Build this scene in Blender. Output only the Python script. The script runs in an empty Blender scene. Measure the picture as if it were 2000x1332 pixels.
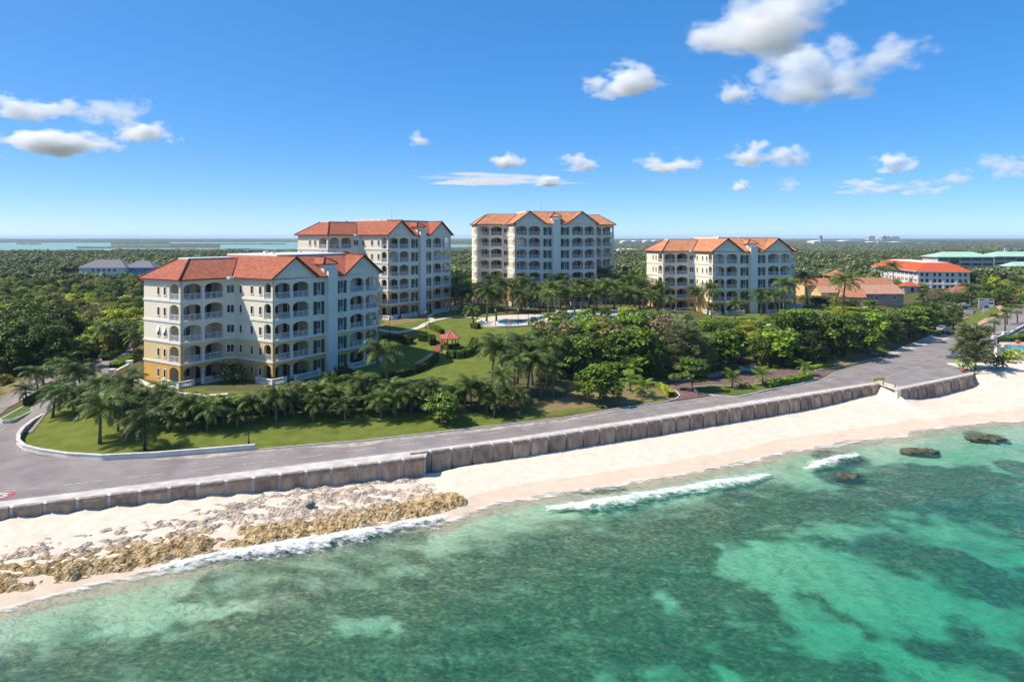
import bpy, math, random
import numpy as np
from mathutils import Vector, Matrix, noise as mnoise
random.seed(7); RNG = np.random.default_rng(7)
sc = bpy.context.scene
COL = sc.collection
R = math.radians

# ------------------------------------------------------------------ camera, sky, sun, exposure
F, CX, HY, CAMZ = 1333.33, 1000.0, 464.0, 23.35      # focal length and horizon in photo pixels, eye height over the first lawn
cam = bpy.data.cameras.new('camera'); cam_o = bpy.data.objects.new('camera', cam); COL.objects.link(cam_o)
cam.lens = 24; cam.sensor_width = 36; cam.shift_y = -0.101
cam.clip_start = 1; cam.clip_end = 60000
cam_o.location = (0, 0, CAMZ); cam_o.rotation_euler = (R(90), 0, 0)
sc.camera = cam_o
SUN_TO = Vector((-0.80, -0.10, 1.0)).normalized()
SUN_EL = math.asin(SUN_TO.z); SUN_AZ = math.atan2(SUN_TO.x, SUN_TO.y)
W = bpy.data.worlds.new('World'); sc.world = W; W.use_nodes = True
wn = W.node_tree; bg = wn.nodes['Background']
sky = wn.nodes.new('ShaderNodeTexSky'); sky.sky_type = 'NISHITA'; sky.sun_disc = False
sky.sun_elevation = SUN_EL; sky.sun_rotation = SUN_AZ
sky.air_density = 0.4; sky.dust_density = 0.35; sky.ozone_density = 5.2; sky.altitude = 20
gm = wn.nodes.new('ShaderNodeGamma'); gm.inputs[1].default_value = 0.5; hs = wn.nodes.new('ShaderNodeHueSaturation'); hs.inputs['Hue'].default_value = 0.504; hs.inputs['Saturation'].default_value = 1.78; hs.inputs['Value'].default_value = 2.1
wn.links.new(sky.outputs[0], gm.inputs[0]); wn.links.new(gm.outputs[0], hs.inputs['Color']); wn.links.new(hs.outputs[0], bg.inputs[0]); bg.inputs[1].default_value = 0.15
sl = bpy.data.lights.new('sun', 'SUN'); sl.energy = 4.1; sl.angle = R(0.53); sl.color = (1.0, 0.92, 0.79)
so = bpy.data.objects.new('sun', sl); COL.objects.link(so)
so.rotation_euler = (-SUN_TO).to_track_quat('-Z', 'Y').to_euler(); so.location = (-300, 0, 400)
vs = sc.view_settings; vs.view_transform = 'Standard'; vs.look = 'None'; vs.exposure = 0.62; vs.gamma = 1.0
sc.cycles.max_bounces = 8; sc.cycles.diffuse_bounces = 3; sc.cycles.glossy_bounces = 2
sc.cycles.transmission_bounces = 4; sc.cycles.transparent_max_bounces = 12; sc.cycles.volume_bounces = 5
sc.cycles.volume_step_rate = 1.0; sc.cycles.volume_max_steps = 128
sc.cycles.caustics_reflective = False; sc.cycles.caustics_refractive = False

# ------------------------------------------------------------------ places
def at(px, py, z):
    D = (CAMZ - z) * F / (py - HY)
    return Vector(((px - CX) / F * D, D, z))
def atD(px, D, z=0.0): return Vector(((px - CX) / F * D, D, z))
def smooth(a, b, x):
    t = min(1, max(0, (x - a) / (b - a))); return t * t * (3 - 2 * t)
def interp(tab, x):
    if x <= tab[0][0]: return tab[0][1]
    for (x0, y0), (x1, y1) in zip(tab, tab[1:]):
        if x <= x1: return y0 + (y1 - y0) * (x - x0) / (x1 - x0)
    return tab[-1][1]
def fbm(x, y, z=0.0, o=4): return mnoise.fractal(Vector((x, y, z)), 0.9, 2.0, o)

# ------------------------------------------------------------------ materials
def nodes_of(m): return m.node_tree.nodes, m.node_tree.links
MATS = {}
def nmat(name, c1, c2=None, rough=0.85, scale=2.0, bump=0.0, bscale=None, spec=0.3, metal=0.0, detail=5, contrast=(0.35, 0.65), coord='Object', stretch=None, perobj=0.0):
    """a surface whose colour wanders between c1 and c2"""
    if name in MATS: return MATS[name]
    m = bpy.data.materials.new(name); m.use_nodes = True; MATS[name] = m
    n, l = nodes_of(m); b = n['Principled BSDF']
    b.inputs['Roughness'].default_value = rough; b.inputs['Specular IOR Level'].default_value = spec; b.inputs['Metallic'].default_value = metal
    c2 = c2 or tuple(min(1, v * 0.82) for v in c1)
    tc = n.new('ShaderNodeTexCoord'); src = tc.outputs[coord]
    if stretch:
        mp = n.new('ShaderNodeMapping'); mp.inputs['Scale'].default_value = stretch; l.new(src, mp.inputs[0]); src = mp.outputs[0]
    no = n.new('ShaderNodeTexNoise'); no.inputs['Scale'].default_value = scale; no.inputs['Detail'].default_value = detail; l.new(src, no.inputs['Vector'])
    r = n.new('ShaderNodeValToRGB'); r.color_ramp.elements[0].position = contrast[0]; r.color_ramp.elements[1].position = contrast[1]
    r.color_ramp.elements[0].color = (*c2, 1); r.color_ramp.elements[1].color = (*c1, 1)
    l.new(no.outputs['Fac'], r.inputs[0]); out = r.outputs[0]
    if perobj:
        oi = n.new('ShaderNodeObjectInfo'); mr = n.new('ShaderNodeMapRange'); l.new(oi.outputs['Random'], mr.inputs[0])
        mr.inputs['To Min'].default_value = 1 - perobj; mr.inputs['To Max'].default_value = 1 + perobj
        mx = n.new('ShaderNodeVectorMath'); mx.operation = 'SCALE'; l.new(out, mx.inputs[0]); l.new(mr.outputs[0], mx.inputs['Scale']); out = mx.outputs[0]
    l.new(out, b.inputs['Base Color'])
    if bump:
        nb = n.new('ShaderNodeTexNoise'); nb.inputs['Scale'].default_value = bscale or scale * 4; nb.inputs['Detail'].default_value = 4; l.new(src, nb.inputs['Vector'])
        bm = n.new('ShaderNodeBump'); bm.inputs['Strength'].default_value = 1.0; bm.inputs['Distance'].default_value = bump
        l.new(nb.outputs['Fac'], bm.inputs['Height']); l.new(bm.outputs[0], b.inputs['Normal'])
    return m

def leafmat(name, dark, light, rough=0.5, trans=0.25, scale=0.9, perobj=0.36):
    if name in MATS: return MATS[name]
    m = nmat(name, light, dark, rough=rough, scale=scale, detail=3, spec=0.18, perobj=perobj, contrast=(0.3, 0.7))
    n, l = nodes_of(m); b = n['Principled BSDF']; out = n['Material Output']
    src = b.inputs['Base Color'].links[0].from_socket
    geo = n.new('ShaderNodeNewGeometry'); mr = n.new('ShaderNodeMapRange'); l.new(geo.outputs['Random Per Island'], mr.inputs[0])
    mr.inputs['To Min'].default_value = 0.65; mr.inputs['To Max'].default_value = 1.35
    mx = n.new('ShaderNodeVectorMath'); mx.operation = 'SCALE'; l.new(src, mx.inputs[0]); l.new(mr.outputs[0], mx.inputs['Scale'])
    l.new(mx.outputs[0], b.inputs['Base Color'])
    tr = n.new('ShaderNodeBsdfTranslucent'); l.new(mx.outputs[0], tr.inputs[0])
    ms = n.new('ShaderNodeMixShader'); ms.inputs[0].default_value = trans
    l.new(b.outputs[0], ms.inputs[1]); l.new(tr.outputs[0], ms.inputs[2]); l.new(ms.outputs[0], out.inputs[0])
    return m

def tilemat(name, c1, c2, c3, cw=0.24, ch=0.36):
    """clay roof tiles: courses along v, barrels along u, every tile its own tone (UV in metres)"""
    if name in MATS: return MATS[name]
    m = bpy.data.materials.new(name); m.use_nodes = True; MATS[name] = m
    n, l = nodes_of(m); b = n['Principled BSDF']; b.inputs['Roughness'].default_value = 0.8; b.inputs['Specular IOR Level'].default_value = 0.2
    uv = n.new('ShaderNodeUVMap'); sp = n.new('ShaderNodeSeparateXYZ'); l.new(uv.outputs[0], sp.inputs[0])
    def math_(op, a, bv=None):
        k = n.new('ShaderNodeMath'); k.operation = op; l.new(a, k.inputs[0])
        if bv is not None:
            if isinstance(bv, (int, float)): k.inputs[1].default_value = bv
            else: l.new(bv, k.inputs[1])
        return k.outputs[0]
    u = math_('DIVIDE', sp.outputs[0], cw); v = math_('DIVIDE', sp.outputs[1], ch)
    fu = math_('FLOOR', u); fv = math_('FLOOR', v)
    cb = n.new('ShaderNodeCombineXYZ'); l.new(fu, cb.inputs[0]); l.new(fv, cb.inputs[1])
    wn_ = n.new('ShaderNodeTexWhiteNoise'); wn_.noise_dimensions = '2D'; l.new(cb.outputs[0], wn_.inputs[0])
    no = n.new('ShaderNodeTexNoise'); no.inputs['Scale'].default_value = 0.55; no.inputs['Detail'].default_value = 5; l.new(uv.outputs[0], no.inputs['Vector'])
    mixf = math_('ADD', math_('MULTIPLY', wn_.outputs[0], 0.55), math_('ADD', math_('MULTIPLY', no.outputs['Fac'], 0.42), 0.08))
    r = n.new('ShaderNodeValToRGB'); e = r.color_ramp.elements
    e[0].position = 0.22; e[0].color = (*c3, 1); e[1].position = 0.8; e[1].color = (*c1, 1); k = e.new(0.5); k.color = (*c2, 1)
    l.new(mixf, r.inputs[0]); l.new(r.outputs[0], b.inputs['Base Color'])
    su = math_('ABSOLUTE', math_('SINE', math_('MULTIPLY', u, math.pi)))
    sv = math_('SUBTRACT', v, fv)
    h = math_('ADD', math_('MULTIPLY', su, 0.07), math_('MULTIPLY', math_('MULTIPLY', sv, -1.0), 0.09))
    bm = n.new('ShaderNodeBump'); bm.inputs['Strength'].default_value = 1.0; bm.inputs['Distance'].default_value = 1.0
    l.new(h, bm.inputs['Height']); l.new(bm.outputs[0], b.inputs['Normal'])
    return m

# ------------------------------------------------------------------ mesh building
class MB:
    def __init__(s): s.v = []; s.f = []; s.uv = None; s.m = []; s.cur = 0
    def add(s, vs, fs):
        o = len(s.v); s.v += [tuple(p) for p in vs]
        for f in fs: s.f.append(tuple(i + o for i in f)); s.m.append(s.cur)
        return s
    def box(s, x0, x1, y0, y1, z0, z1):
        return s.add([(x0,y0,z0),(x1,y0,z0),(x1,y1,z0),(x0,y1,z0),(x0,y0,z1),(x1,y0,z1),(x1,y1,z1),(x0,y1,z1)],
                     [(3,2,1,0),(4,5,6,7),(0,1,5,4),(1,2,6,5),(2,3,7,6),(3,0,4,7)])
    def quad(s, *p): return s.add(p, [tuple(range(len(p)))])
    def obox(s, p0, p1, t0, t1, z0, z1):
        """a box standing on the segment p0-p1, from t0 to t1 to its left"""
        d = Vector((p1[0]-p0[0], p1[1]-p0[1])).normalized(); nrm = Vector((-d.y, d.x))
        a = [Vector((p0[0],p0[1]))+nrm*t0, Vector((p1[0],p1[1]))+nrm*t0, Vector((p1[0],p1[1]))+nrm*t1, Vector((p0[0],p0[1]))+nrm*t1]
        z0s = z0 if isinstance(z0,(list,tuple)) else (z0,z0); z1s = z1 if isinstance(z1,(list,tuple)) else (z1,z1)
        zz0 = (z0s[0],z0s[1],z0s[1],z0s[0]); zz1 = (z1s[0],z1s[1],z1s[1],z1s[0])
        return s.add([(q.x,q.y,z) for q,z in zip(a,zz0)]+[(q.x,q.y,z) for q,z in zip(a,zz1)],
                     [(3,2,1,0),(4,5,6,7),(0,1,5,4),(1,2,6,5),(2,3,7,6),(3,0,4,7)])
    def prism(s, poly, z0, z1):
        k = len(poly); return s.add([(p[0],p[1],z0) for p in poly]+[(p[0],p[1],z1) for p in poly],
            [tuple(range(k-1,-1,-1)), tuple(range(k,2*k))]+[(i,(i+1)%k,k+(i+1)%k,k+i) for i in range(k)])
    def tube(s, pts, rad, seg=6, cap=True):
        pts = [Vector(p) for p in pts]; o = len(s.v); k = len(pts)
        rad = rad if isinstance(rad,(list,tuple)) else [rad]*k
        for i, p in enumerate(pts):
            d = (pts[min(i+1,k-1)] - pts[max(i-1,0)]).normalized()
            a = d.orthogonal().normalized() if abs(d.z) < 0.95 else Vector((1,0,0)); a = (a - d*a.dot(d)).normalized(); b = d.cross(a)
            for j in range(seg):
                t = 2*math.pi*j/seg; q = p + (a*math.cos(t)+b*math.sin(t))*rad[i]; s.v.append(tuple(q))
        for i in range(k-1):
            for j in range(seg):
                s.f.append((o+i*seg+j, o+i*seg+(j+1)%seg, o+(i+1)*seg+(j+1)%seg, o+(i+1)*seg+j)); s.m.append(s.cur)
        if cap:
            s.f.append(tuple(o+j for j in range(seg-1,-1,-1))); s.m.append(s.cur)
            s.f.append(tuple(o+(k-1)*seg+j for j in range(seg))); s.m.append(s.cur)
        return s
    def mesh(s, name, mats, smooth_=False, roofuv=False):
        me = bpy.data.meshes.new(name); me.from_pydata(s.v, [], s.f)
        for m in (mats if isinstance(mats,(list,tuple)) else [mats]): me.materials.append(m)
        if any(s.m): me.polygons.foreach_set('material_index', s.m)
        if smooth_: me.polygons.foreach_set('use_smooth', [True]*len(me.polygons))
        if roofuv:
            ul = me.uv_layers.new(name='UVMap')
            for p in me.polygons:
                nn = p.normal; h = Vector((nn.x,nn.y,0))
                if h.length < 1e-4: ax, ay = Vector((1,0,0)), Vector((0,1,0))
                else:
                    h.normalize(); ax = Vector((-h.y,h.x,0)); ay = nn.cross(ax)
                for li in p.loop_indices:
                    c = me.vertices[me.loops[li].vertex_index].co; ul.data[li].uv = (c.dot(ax), c.dot(ay))
        me.update(); return me
    def build(s, name, mats, parent=None, loc=None, smooth_=False, roofuv=False):
        return link(name, s.mesh(name, mats, smooth_, roofuv), parent, loc)

def link(name, data, parent=None, loc=None, rz=0, scale=None):
    o = bpy.data.objects.new(name, data); COL.objects.link(o)
    if parent: o.parent = parent
    if loc is not None: o.location = loc
    if rz: o.rotation_euler = (0,0,rz)
    if scale: o.scale = scale
    return o
def empty(name, loc, rz=0):
    o = link(name, None, None, loc, rz); o.empty_display_size = 0.2; return o
def tag(o, label=None, cat=None, group=None, kind=None):
    if label: o['label'] = label
    if cat: o['category'] = cat
    if group: o['group'] = group
    if kind: o['kind'] = kind
    return o
def copy_tree(o, parent=None):
    c = o.copy(); COL.objects.link(c)
    if parent: c.parent = parent
    for ch in list(o.children): copy_tree(ch, c)
    return c
ORD = ['first','second','third','fourth','fifth','sixth','seventh','eighth','ninth','tenth','eleventh','twelfth','thirteenth','fourteenth','fifteenth','sixteenth','seventeenth','eighteenth','nineteenth','twentieth']
def ordinal(i):
    if i < 20: return ORD[i]
    t, u = divmod(i+1, 10); tens = ['','','twenty','thirty','forty','fifty','sixty'][t]
    return (tens[:-1]+'ieth') if u == 0 else tens+'-'+ORD[u-1]
# ------------------------------------------------------------------ ground, road, sea wall, beach, sea
ZR, ZS = -1.5, -4.5                                    # road level, sea level
def pl(pts, z): return [at(x, y, z) for x, y in pts]
WALL_A = pl([(-260,1024),(0,993),(300,956),(700,908.5),(831,892)], -1.4)
WALL_B = pl([(798,886.5),(1000,863),(1250,826),(1500,786),(1718,750)], -1.4)
WALL_C = pl([(1755,762),(1900,732)], -1.4)
EDGE = [(-140,135),(-95,118),(-73.9,98.6),(-61.6,86),(-51.4,78.7),(-46.3,77.4),(-41,78.3),(-30.1,80.6),(-18.9,84.3),(-3.4,90),(7.1,94.6),(22,104.5),(28.5,116),(45.9,128.4),(57.8,129.5),(76.8,143),(107,170),(116,215),(124,300)]
_wl = [(p.x, p.y) for p in WALL_A] + [(p.x, p.y) for p in WALL_B if p.x > WALL_A[-1].x + 0.5] + [(p.x+0.6, p.y+0.2) for p in WALL_C] + [(95,124),(130,140),(200,160)]
_wl.sort()
def Yw(X): return interp(_wl, X)
def Ye(X): return interp(EDGE, X)
_zx = [(-160,1.2),(-90,1.5),(-66,4.0),(30,4.0),(52,2.9),(88,2.9),(118,-0.6),(150,-1.0)]
def Zin(X, Y):
    base = -0.7 * smooth(-34, -16, X) if X < 60 else -0.7
    top = interp(_zx, X); far = 1 - 0.75 * smooth(230, 330, Y)
    return base + (top * far - base) * smooth(120, 153, Y)
def G(X, Y):
    d = Y - Ye(X)
    if d <= 0: return -1.62
    t = smooth(0, 12, d); return -1.62 * (1 - t) + Zin(X, Y) * t
def gp(px, py):
    z = 0.0
    for _ in range(14):
        p = at(px, py, z); z += 0.6 * (G(p.x, p.y) - z)
    p = at(px, py, z); return Vector((p.x, p.y, G(p.x, p.y)))

def inpoly(x, y, poly):
    c = False; j = len(poly) - 1
    for i in range(len(poly)):
        if (poly[i][1] > y) != (poly[j][1] > y) and x < (poly[j][0]-poly[i][0])*(y-poly[i][1])/(poly[j][1]-poly[i][1]) + poly[i][0]: c = not c
        j = i
    return c

def vmat(name, cols, rough=0.95, scale=0.6, fine=9.0, bump=0.03):
    """ground of several kinds of cover: the attribute 'cover' holds the share of each (r, g, b), the noise breaks their edges"""
    m = bpy.data.materials.new(name); m.use_nodes = True; n, l = nodes_of(m); b = n['Principled BSDF']; b.inputs['Roughness'].default_value = rough; b.inputs['Specular IOR Level'].default_value = 0.15
    at_ = n.new('ShaderNodeAttribute'); at_.attribute_name = 'cover'; sp = n.new('ShaderNodeSeparateColor'); l.new(at_.outputs['Color'], sp.inputs[0])
    tc = n.new('ShaderNodeTexCoord')
    def noise(s, d=5):
        k = n.new('ShaderNodeTexNoise'); k.inputs['Scale'].default_value = s; k.inputs['Detail'].default_value = d; l.new(tc.outputs['Object'], k.inputs['Vector']); return k.outputs['Fac']
    big, fin = noise(scale), noise(fine)
    def pair(c1, c2, fac):
        r = n.new('ShaderNodeValToRGB'); r.color_ramp.elements[0].position = 0.32; r.color_ramp.elements[1].position = 0.68
        r.color_ramp.elements[0].color = (*c1,1); r.color_ramp.elements[1].color = (*c2,1); l.new(fac, r.inputs[0]); return r.outputs[0]
    ad = n.new('ShaderNodeMath'); ad.operation = 'MULTIPLY_ADD'; l.new(fin, ad.inputs[0]); ad.inputs[1].default_value = 0.5; 
    hb = n.new('ShaderNodeMath'); hb.operation = 'MULTIPLY'; l.new(big, hb.inputs[0]); hb.inputs[1].default_value = 0.5; l.new(hb.outputs[0], ad.inputs[2])
    cur = pair(*cols[0], ad.outputs[0])
    for i, ch in enumerate(('Red','Green','Blue')):
        if i + 1 >= len(cols): break
        mk = n.new('ShaderNodeMath'); mk.operation = 'ADD'; l.new(sp.outputs[ch], mk.inputs[0])
        jit = n.new('ShaderNodeMath'); jit.operation = 'MULTIPLY_ADD'; l.new(noise(1.7), jit.inputs[0]); jit.inputs[1].default_value = 0.5; jit.inputs[2].default_value = -0.25; l.new(jit.outputs[0], mk.inputs[1])
        rr = n.new('ShaderNodeMapRange'); rr.interpolation_type = 'SMOOTHSTEP'; rr.inputs['From Min'].default_value = 0.35; rr.inputs['From Max'].default_value = 0.65; l.new(mk.outputs[0], rr.inputs[0])
        mx = n.new('ShaderNodeMix'); mx.data_type = 'RGBA'; l.new(rr.outputs[0], mx.inputs['Factor']); l.new(cur, mx.inputs['A']); l.new(pair(*cols[i+1], ad.outputs[0]), mx.inputs['B']); cur = mx.outputs['Result']
    l.new(cur, b.inputs['Base Color'])
    bm = n.new('ShaderNodeBump'); bm.inputs['Distance'].default_value = bump; l.new(fin, bm.inputs['Height']); l.new(bm.outputs[0], b.inputs['Normal'])
    return m
def grid_obj(name, xs, ys, zf, mat, cover=None, smooth_=True):
    nx, ny = len(xs), len(ys)
    P = [(x, y, zf(x, y)) for y in ys for x in xs]
    Fc = [(j*nx+i, j*nx+i+1, (j+1)*nx+i+1, (j+1)*nx+i) for j in range(ny-1) for i in range(nx-1)]
    me = bpy.data.meshes.new(name); me.from_pydata(P, [], Fc); me.materials.append(mat)
    if smooth_: me.polygons.foreach_set('use_smooth', [True]*len(Fc))
    if cover:
        ca = me.attributes.new('cover', 'FLOAT_COLOR', 'POINT')
        ca.data.foreach_set('color', [c for (x, y, z) in P for c in (*cover(x, y), 1.0)])
    me.update(); return link(name, me)

# covers: rough scrub soil (base), mown lawn (r), dry earth (g), pale sand (b)
M_ground = vmat('ground_cover', [((0.06,0.065,0.022),(0.14,0.13,0.05)), ((0.072,0.112,0.010),(0.185,0.205,0.042)), ((0.17,0.135,0.055),(0.27,0.20,0.10)), ((0.42,0.37,0.30),(0.55,0.48,0.40))])
def poly_px(pts): return [(gp(x,y).x, gp(x,y).y) for x,y in pts]
LAWN = [poly_px(p) for p in (
    [(20,850),(60,892),(200,897),(500,880),(700,862),(960,834),(1010,815),(960,800),(700,805),(300,800),(130,790)],
    [(262,740),(300,775),(520,790),(700,800),(860,800),(935,750),(985,690),(1040,645),(1090,632),(1000,622),(900,600),(780,600),(745,640),(700,690),(560,760),(420,765),(330,755)],
    [(880,590),(960,590),(960,610),(880,620)],[(1380,640),(1560,640),(1570,605),(1380,605)],
    [(1845,650),(1900,610),(1985,590),(1985,610),(1900,640),(1870,655)],[(1930,575),(2060,560),(2060,590),(1950,590)],
    [(5,818),(30,825),(130,765),(110,755)],[(620,840),(1010,822),(1330,778),(1320,765),(1000,800)])]
DRY = [poly_px(p) for p in ([(1020,812),(1330,776),(1315,755),(1130,760),(1060,790)],[(1600,722),(1722,700),(1710,688),(1540,712)],[(0,800),(55,760),(60,735),(0,755)],[(752,640),(850,622),(838,606),(745,622)],[(560,872),(640,866),(800,852),(950,832),(948,838),(700,866)])]
SANDY = [poly_px(p) for p in ([(1715,704),(1870,662),(1850,650),(1760,675)],[(1310,745),(1400,735),(1480,722),(1470,712),(1300,735)],[(1900,740),(2080,745),(2080,690),(1960,715)],[(215,600),(290,590),(290,575),(215,580)])]
def cover(x, y):
    r = 1.0 if any(inpoly(x, y, q) for q in LAWN) else 0.0
    g = 0.75 if any(inpoly(x, y, q) for q in DRY) else 0.0
    b = 1.0 if any(inpoly(x, y, q) for q in SANDY) else 0.0
    return (r, g, b)
def zground(x, y):
    if y < Yw(x) + 1.7: return -9.0
    z = G(x, y); return z + (0.05 * fbm(x*0.3, y*0.3) if z > -1.55 else 0)
gx = [-400,-320,-250,-200,-170] + list(np.arange(-150, 190.1, 1.5)) + [200,220,260,320,400]
gy = list(np.arange(52, 262, 1.5)) + [270,280,295,310,330,360]
ground = tag(grid_obj('ground', gx, gy, zground, M_ground, cover), kind='structure')
far = MB(); far.quad((-9000,355,-1.2),(9000,355,-1.2),(13500,12400,-1.2),(-13500,12400,-1.2))
far.quad((-9000,120,-1.9),(-395,120,-1.9),(-395,356,-1.9),(-9000,356,-1.9)); far.quad((395,160,-1.9),(9000,160,-1.9),(9000,356,-1.9),(395,356,-1.9))
tag(far.build('far_ground', nmat('far_soil', (0.06,0.07,0.03), (0.035,0.045,0.02), scale=0.01)), kind='structure')

# roads ---------------------------------------------------------------
def asphalt(name, c1, c2, scale=0.4):
    return nmat(name, c1, c2, rough=0.9, scale=scale, bump=0.012, bscale=30, detail=8, contrast=(0.3,0.7), stretch=None)
M_asph = asphalt('asphalt', (0.285,0.252,0.238), (0.195,0.168,0.158), 0.35)
M_brickroad = nmat('red_asphalt', (0.20,0.12,0.105), (0.13,0.08,0.07), rough=0.9, scale=0.5, bump=0.01)
M_conc = nmat('pale_concrete', (0.60,0.56,0.52), (0.46,0.42,0.39), rough=0.9, scale=0.9, bump=0.01)
M_kerb = nmat('kerb_concrete', (0.66,0.63,0.58), (0.5,0.47,0.43), rough=0.9, scale=1.5)
M_paint = nmat('road_paint', (0.58,0.56,0.53), (0.26,0.235,0.225), rough=0.8, scale=2.5, contrast=(0.36,0.62))
def sheet(name, pts, z, mat, parent=None, kind='structure'):
    """a flat polygon; the outline is (x, y) in metres"""
    mb = MB(); mb.add([(p[0],p[1],z) for p in pts], [tuple(range(len(pts)))])
    me = mb.mesh(name, mat)
    if me.polygons[0].normal.z < 0: me.flip_normals()
    o = link(name, me, parent)
    if kind and not parent: tag(o, kind=kind)
    return o
def px_poly(pts, z): return [(at(x,y,z).x, at(x,y,z).y) for x,y in pts]
in_edge = [(-150,905),(-60,893),(35,893),(130,893),(200,897),(300,892),(420,884),(500,878),(600,870),(700,862),(800,851),(950,834),(1100,817),(1200,799),(1305,785),(1390,773),(1430,778),(1500,764),(1600,742),(1625,727),(1722,700),(1850,662),(1905,640),(1950,618),(2010,588),(2060,575)]
out_edge = [(2130,585),(2040,620),(1975,660),(1900,705),(1870,715)]
sea_edge = [(1722,745),(1500,778.5),(1250,818.5),(1000,856),(820,880),(700,894),(300,944),(0,981),(-260,1012)]
rpts = px_poly(in_edge + out_edge, ZR) + px_poly(sea_edge, ZR)
road = sheet('road', rpts, ZR, M_asph)
carpark = sheet('parking_area', px_poly([(1722,744.4),(1870,714),(1905,722),(1900,728),(1757,757)], ZR), ZR+0.004, nmat('worn_asphalt', (0.27,0.25,0.24),(0.2,0.185,0.18), scale=0.5, bump=0.01, bscale=30))
# junction on the left, the two carriageways of the drive and the planted island between them
def ribbon(name, pts, w, mat, dz=0.10, parent=None, kind='structure', step=1.5, thick=0):
    """a strip of width w that follows the ground along the polyline"""
    P = [Vector((p[0],p[1])) for p in pts]; Q = [P[0]]
    for a, b in zip(P, P[1:]):
        k = max(1, int((b-a).length/step))
        for i in range(1, k+1): Q.append(a + (b-a)*i/k)
    mb = MB(); n_ = len(Q); rows = []
    for i, q in enumerate(Q):
        d = (Q[min(i+1,n_-1)] - Q[max(i-1,0)]).normalized(); nn = Vector((-d.y,d.x)); row = []
        for s in (-0.5,-0.17,0.17,0.5):
            e = q + nn*w*s; row.append((e.x,e.y, max(G(e.x,e.y), -1.62)+dz))
        rows.append(row)
    k = 4; vs_ = [p for r in rows for p in r]
    mb.add(vs_, [(i*k+j, (i+1)*k+j, (i+1)*k+j+1, i*k+j+1) for i in range(n_-1) for j in range(k-1)])
    me = mb.mesh(name, mat)
    if me.polygons[0].normal.z < 0: me.flip_normals()
    o = link(name, me, parent)
    if kind and not parent: tag(o, kind=kind)
    return o
def gpl(pts): return [gp(x,y) for x,y in pts]
sheet('junction', px_poly([(-330,960),(-60,894),(200,898.5),(130,896),(70,888),(40,878),(30,862),(36,838),(70,815),(40,800),(-10,829),(-120,880),(-330,930)], ZR), ZR-0.004, M_asph)
ribbon('drive_lane', gpl([(20,850),(55,815),(100,784),(150,752),(190,725),(222,697),(250,672),(272,652),(300,630)]), 4.6, M_asph)
ribbon('outer_drive_lane', gpl([(-90,850),(-20,800),(45,768),(110,728),(160,702),(205,672),(240,650),(268,632)]), 4.6, M_asph, dz=0.09)
# drop-off drive in dark red asphalt
sheet('drop_off_drive', px_poly([(1283,751),(1325,772),(1308,783),(1390,772),(1600,741),(1625,726),(1575,722),(1480,723),(1400,738)], ZR), ZR+0.006, M_brickroad)
isl_in = [(1353,757),(1364,768),(1400,773),(1440,776),(1500,762),(1560,751),(1592,741),(1575,734),(1500,748),(1440,756),(1390,754)]
M_verge = nmat('verge_grass', (0.12,0.15,0.03), (0.07,0.10,0.015), scale=0.8, bump=0.03, bscale=9, rough=0.95)
def kerbed_bed(name, pts, z, h, mat):
    pts = px_poly(pts, z); o = MB(); o.prism(pts, z-0.2, z+h); me = o.mesh(name, [mat]); ob = tag(link(name, me), kind='structure')
    c = Vector((sum(p[0] for p in pts)/len(pts), sum(p[1] for p in pts)/len(pts)))
    kb = MB(); k = len(pts)
    area = sum(pts[i][0]*pts[(i+1)%k][1]-pts[(i+1)%k][0]*pts[i][1] for i in range(k))
    seq = pts if area > 0 else pts[::-1]
    for i in range(k): kb.obox(seq[i], seq[(i+1)%k], -0.003, -0.18, z-0.2, z+h+0.03)
    kb.build('kerb', M_kerb, ob); return ob
kerbed_bed('planted_island', isl_in, ZR, 0.13, M_verge)
kerbed_bed('drive_median', [(0,822),(8,824),(22,823),(50,811),(110,776),(150,748),(190,716),(205,700),(190,702),(150,728),(95,766),(45,797)], -1.3, 0.22, nmat('median_grass', (0.10,0.17,0.02),(0.055,0.10,0.01), scale=0.8, bump=0.03, bscale=9))
kb = MB(); e1 = px_poly([(505,879),(600,870),(700,862),(800,851),(950,834),(1100,817),(1200,799),(1300,785),(1322,779),(1329,772),(1322,764),(1300,756)], ZR)
for a, b in zip(e1, e1[1:]): kb.obox(a, b, 0.0, 0.16, ZR-0.1, ZR+0.10)
e2 = px_poly([(1592,724),(1640,716),(1722,699)], ZR)
for a, b in zip(e2, e2[1:]): kb.obox(a, b, 0.0, 0.16, ZR-0.1, ZR+0.10)
tag(kb.build('road_kerb', M_kerb), kind='structure')
# low white wall round the corner lawn
lw = tag(empty('low_garden_wall', at(200,895,ZR)), 'low white rounded wall edging the corner lawn with big palms', 'wall')
lwp = px_poly([(82,816),(60,829),(42,843),(33,856),(32,868),(44,879),(75,887),(130,895),(200,899),(300,894),(400,886),(498,878)], ZR)
mbw = MB()
for a, b in zip(lwp, lwp[1:]): mbw.obox(a, b, 0.0, 0.32, ZR-0.05, ZR+0.50)
o = mbw.build('wall_body', nmat('white_stucco', (0.72,0.69,0.64),(0.60,0.56,0.50), scale=1.2, bump=0.006), lw); o.location = -lw.location
mbw = MB()
for a, b in zip(lwp, lwp[1:]): mbw.obox(a, b, -0.05, 0.37, ZR+0.503, ZR+0.60)
o = mbw.build('coping', M_kerb, lw); o.location = -lw.location
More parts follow.
